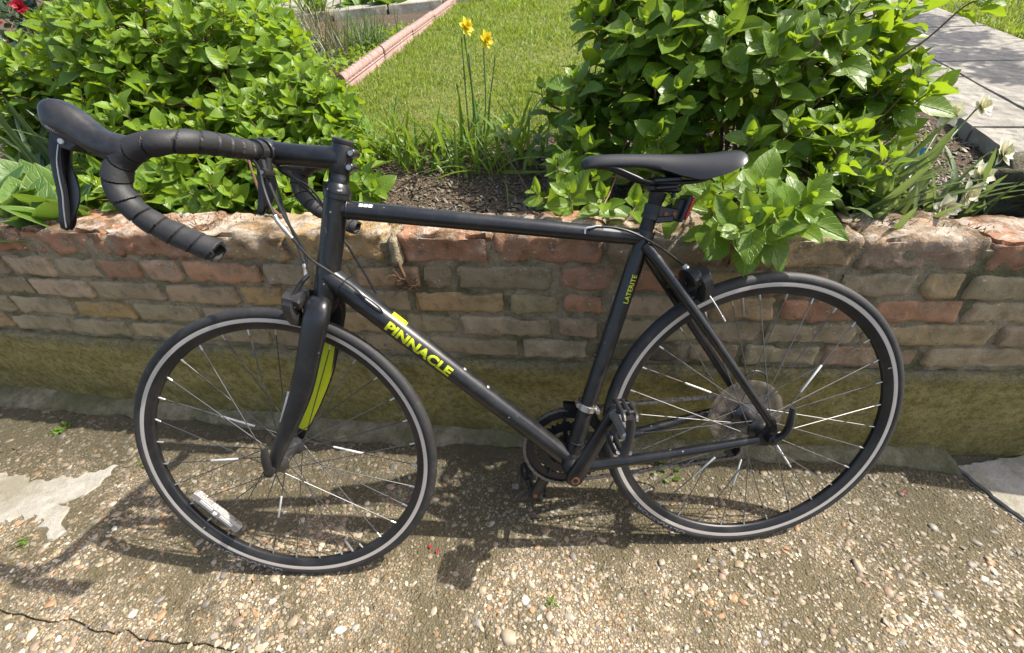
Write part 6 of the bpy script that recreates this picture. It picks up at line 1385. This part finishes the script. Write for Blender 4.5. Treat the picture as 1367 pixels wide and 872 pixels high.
# bed beyond the rope edging
far = [((-1.75, 3.05), 60, (0.22, 0.38), 'fine', 'lavender', 'grey green lavender clump left of the straw coloured one'), ((-1.52, 2.75), 60, (0.18, 0.34), 'fine', 'lavender', 'lavender clump nearest the rope edging, mixed with dry stems'), ((-2.05, 3.3), 50, (0.22, 0.40), 'fine', 'lavender', 'lavender clump in front of the pale stone slabs'),
       ((-1.60, 3.00), 70, (0.16, 0.30), 'fine', 'straw', 'dry straw coloured clump among the lavender'), ((-1.80, 3.35), 50, (0.2, 0.34), 'fine', 'straw', 'dry straw coloured clump behind the lavender')]
for i, (p, n, Lr, k_, mk, lb) in enumerate(far): clump('lavender' if mk == 'lavender' else 'dry_grass_clump', lb, 'plant', p, n, Lr, k_, mk, 80 + i, 0.08, tmean=0.5, wide=1.2, group='clumps in the bed beyond the edging')
clump('chive_clump', 'dense tuft of fine dark green grassy leaves beside the rope edging', 'plant', (-1.36, 3.05), 170, (0.16, 0.30), 'fine', 'blue_strap', 90, 0.09, tmean=0.35, wide=1.1)
clump('low_green_plant', 'low yellow green plant at the far end of the bed by the edging', 'plant', (-1.42, 4.75), 26, (0.14, 0.24), 'hosta', 'hosta', 91, 0.07, tmean=0.8, wide=2.0)
clump('low_green_plant', 'variegated leafy plant behind the chive tuft at the far end of the bed', 'plant', (-1.75, 4.85), 26, (0.14, 0.26), 'hosta', 'hosta', 92, 0.08, tmean=0.5, wide=2.0)
clump('tall_grass_clump', 'dark strappy clump at the top of the picture behind the lavender', 'plant', (-2.15, 4.6), 60, (0.25, 0.45), 'strap', 'strap', 93, 0.10, tmean=0.2, wide=1.2)
r = np.random.default_rng(55); lv = []
root = link('ground_cover', None); tag(root, kind='stuff')
for k in range(1500):
    y = r.uniform(1.7, 3.6); x = edge_x(y) - 0.06 - abs(r.normal(0, 0.32)); a = r.uniform(0, 6.28); el = r.uniform(.5, 1.4)
    yd = np.array([math.cos(a) * math.sin(el), math.sin(a) * math.sin(el), math.cos(el)]); lv.append((np.array([x, y, float(gz(x, y)) + r.uniform(0, .05)]), yd, unit(np.array([0, 0, 1.]) - np.array([math.cos(a), math.sin(a), 0]) * .4), r.uniform(.02, .05), r.normal(.6, .25), r.random() * .5, int(r.integers(4))))
put_leaves(root, np.zeros(3), lv, 'bushy', 'bushy', 0)
for i, (x, y, h, lb) in enumerate([(-1.72, 2.72, .14, 'blue grape hyacinth spike nearest the lavender'), (-1.53, 2.40, .12, 'blue grape hyacinth spike at the foot of the lavender, nearest the edging'), (-1.66, 2.25, .13, 'blue grape hyacinth spike just above the leafy bush'), (-1.72, 2.1, .11, 'blue grape hyacinth spike lowest of the blue ones, half in the bush')]):
    b0 = np.array([x, y, float(gz(x, y)) + .03]); rt = thing('grape_hyacinth', lb, 'flower', b0, 0, 'blue grape hyacinths'); mb = MB(); mb.tube([(0, 0, -.03), (0, 0, h)], [.003, .002], 6); mb.obj('flower_stalk', [M['strap_stem']], rt); mb = MB()
    for q in range(34):
        z = h * .55 + .055 * q / 34; a = q * 2.4; rr = .013 * (1 - .7 * q / 34); mb.revolve([(.001, -.004), (.0045, -.001), (.0045, .002), (.002, .0045)], (rr * math.cos(a), rr * math.sin(a), z), (math.cos(a), math.sin(a), -.4), 6)
    o = mb.obj('flower_head', [M['petal_blue']], rt); o.color = (.6, .3, 0, 1)
# pale stone slabs behind the lavender
steps = thing('stone_slabs', 'pale stone slabs laid beyond the lavender at the top left', 'paving', (-2.6, 4.6, float(gz(-2.6, 4.6))))
for i in range(6):
    for j in range(3):
        q0 = np.array([-3.5 + .52 * i + .1 * j, 4.35 + .62 * j + .04 * i]); q = [q0, q0 + [.50, .04], q0 + [.49, .63], q0 + [-.01, .60]]
        slab('stone_slab', edge([*[tuple(p) for p in q], tuple(q[0])], i * 7 + j, .004, .06)[:-1], 0, M['cement'], lambda x, y: float(gz(x, y)) + .07, .004, .08, steps, org=(-2.6, 4.6, float(gz(-2.6, 4.6))))
# rock, label, twigs
rk = MB(); V, F = rough_box(.17, .22, .15, 10, 10, 10, .05, .06, 8.3, 9, .05); rk.add(V, F); o = rk.obj('rock', [M['rock']], None, 80); o.location = (0.80, 0.46, 0.675); o.rotation_euler = (.2, .1, .5); tag(o, 'dark mossy rock beside the path at the right end of the wall', 'rock')
rk = MB(); V, F = rough_box(.14, .16, .12, 8, 8, 8, .04, .04, 3.3, 9, .04); rk.add(V, F); o = rk.obj('rock', [M['rock']], None, 80); o.location = (0.78, 0.29, 0.615); o.rotation_euler = (.1, -.2, 1.1); tag(o, 'smaller mossy rock wedged in front of the larger one at the end of the wall', 'rock')
mb = MB(); mb.box((0, 0, .045), (.018, .0015, .09), bev=.0006); mb.box((0, 0, .10), (.030, .0015, .040), bev=.0006); o = mb.obj('plant_label', [simple('blue_label_plastic', (.01, .20, .42), .4)]); o.location = (.535, .56, .655); o.rotation_euler = (.1, .25, .2); tag(o, 'bright blue plastic plant label half hidden behind the hydrangea leaves', 'plant label')
def twig(name, label, pts, rr, leaves, seed, L=.06):
    r = np.random.default_rng(seed); b0 = np.array(pts[0], float); rt = thing(name, label, 'branch', b0); mb = MB(); mb.tube(np.array(pts) - b0, np.linspace(rr, rr * .45, len(pts)), 7, 0, 5); mb.obj('woody_shoot', [M['twig']], rt); lv = []
    for p, a in leaves: rosette(r, np.array(p, float), a, L, 4, .5, lv)
    put_leaves(rt, b0, lv, 'hydrangea', 'hydrangea'); return rt
twig('bare_branch', 'long bare brown branch rising over the path from the hydrangea', [(.40, .70, .84), (.452, .62, .955), (.50, .60, 1.005), (.556, .60, 1.062), (.60, .60, 1.075)], .0032, [((.585, .60, 1.078), (.6, -.3, .5)), ((.635, .60, 1.075), (.8, -.2, .4))], 3)
twig('bare_branch', 'short bare brown branch beside the top of the hydrangea', [(.38, .75, .92), (.43, .68, 1.0), (.47, .66, 1.07), (.49, .66, 1.12)], .0028, [], 4)
twig('young_shoot', 'single leafy shoot on a bent brown stem left of the hydrangea', [(-.40, .62, .62), (-.45, .74, .70), (-.49, .82, .76), (-.485, .84, .83)], .0026, [((-.485, .84, .845), (0, -.25, 1))], 5, .06)
twig('young_shoot', 'leafy shoot between the bent stem and the hydrangea', [(-.36, .70, .64), (-.375, .80, .72), (-.385, .84, .80)], .0026, [((-.385, .84, .815), (.1, -.25, 1)), ((-.375, .83, .77), (-.4, -.3, .7))], 6, .055)
twig('bare_branch', 'bent dry stem standing below the handlebar behind the wall', [(-1.118, .60, .635), (-1.121, .62, .668), (-1.160, .65, .700), (-1.195, .69, .735), (-1.205, .71, .790), (-1.215, .74, .835)], .0062, [], 7)
# little weeds in the cracks
for i, (x, y, s_, n, lb) in enumerate([(-1.86, .135, .020, 16, 'tiny green weed in the crack below the pale cement patch'), (-1.70, .375, .020, 18, 'small green weed on the gravel concrete just left of the front wheel'), (-.475, -.115, .016, 10, 'tiny green weed alone on the sunlit concrete below the pedals'), (-.10, .215, .040, 14, 'green weed seedling growing behind the rear wheel spokes'), (-2.12, .56, .03, 26, 'moss clump in the dark joint at the left of the pavement')]):
    r = np.random.default_rng(200 + i); b0 = np.array([x, y, 0.]); rt = thing('weed', lb, 'weed', b0, 0, 'weeds in the pavement'); lv = []
    for k in range(n):
        a = r.uniform(0, 6.28); el = r.uniform(.3, 1.3); lv.append((b0 + [r.normal(0, s_ * .5), r.normal(0, s_ * .5), .002], np.array([math.cos(a) * math.sin(el), math.sin(a) * math.sin(el), math.cos(el)]), unit(np.array([-math.cos(a), -math.sin(a), 1.2])), s_ * r.uniform(.35, .8), r.normal(.3, .2), .5, int(r.integers(4))))
    put_leaves(rt, b0, lv, 'bushy', 'bushy')
for i, (x, y, lb) in enumerate([(-.745, .02, 'fallen red petal on the concrete between the wheels'), (-.76, .035, 'second fallen red petal touching the first between the wheels'), (.50, .085, 'fallen red petal at the wall foot to the right of the rear wheel')]):
    rt = thing('fallen_petal', lb, 'petal', (x, y, .004), i, 'fallen red petals'); o = link('petal', leaf_mesh('petal', 0, 'petal_red'), rt); o.scale = (.012, .012, .012); o.rotation_euler = (.2, .1, 0); o.color = (.9, 0, 0, 1)
# tree added out of view to the right, its crown shaped to shade the path
r = np.random.default_rng(77)
shrub('path_shade_tree', 'unseen tree added right of the path, its crown shaped to shade the flagstones', 'tree', (3.35, 2.25, float(gz(3.35, 2.25))), [(2.70, 1.35, 2.30, .14), (2.80, 1.60, 2.38, .16), (2.93, 1.90, 2.46, .16), (3.08, 2.25, 2.55, .15), (3.2, 2.3, 2.75, .2)], .09, 'camellia', 'camellia', 120, 14, .3, nstem=6, nmax=60, tmean=.5)
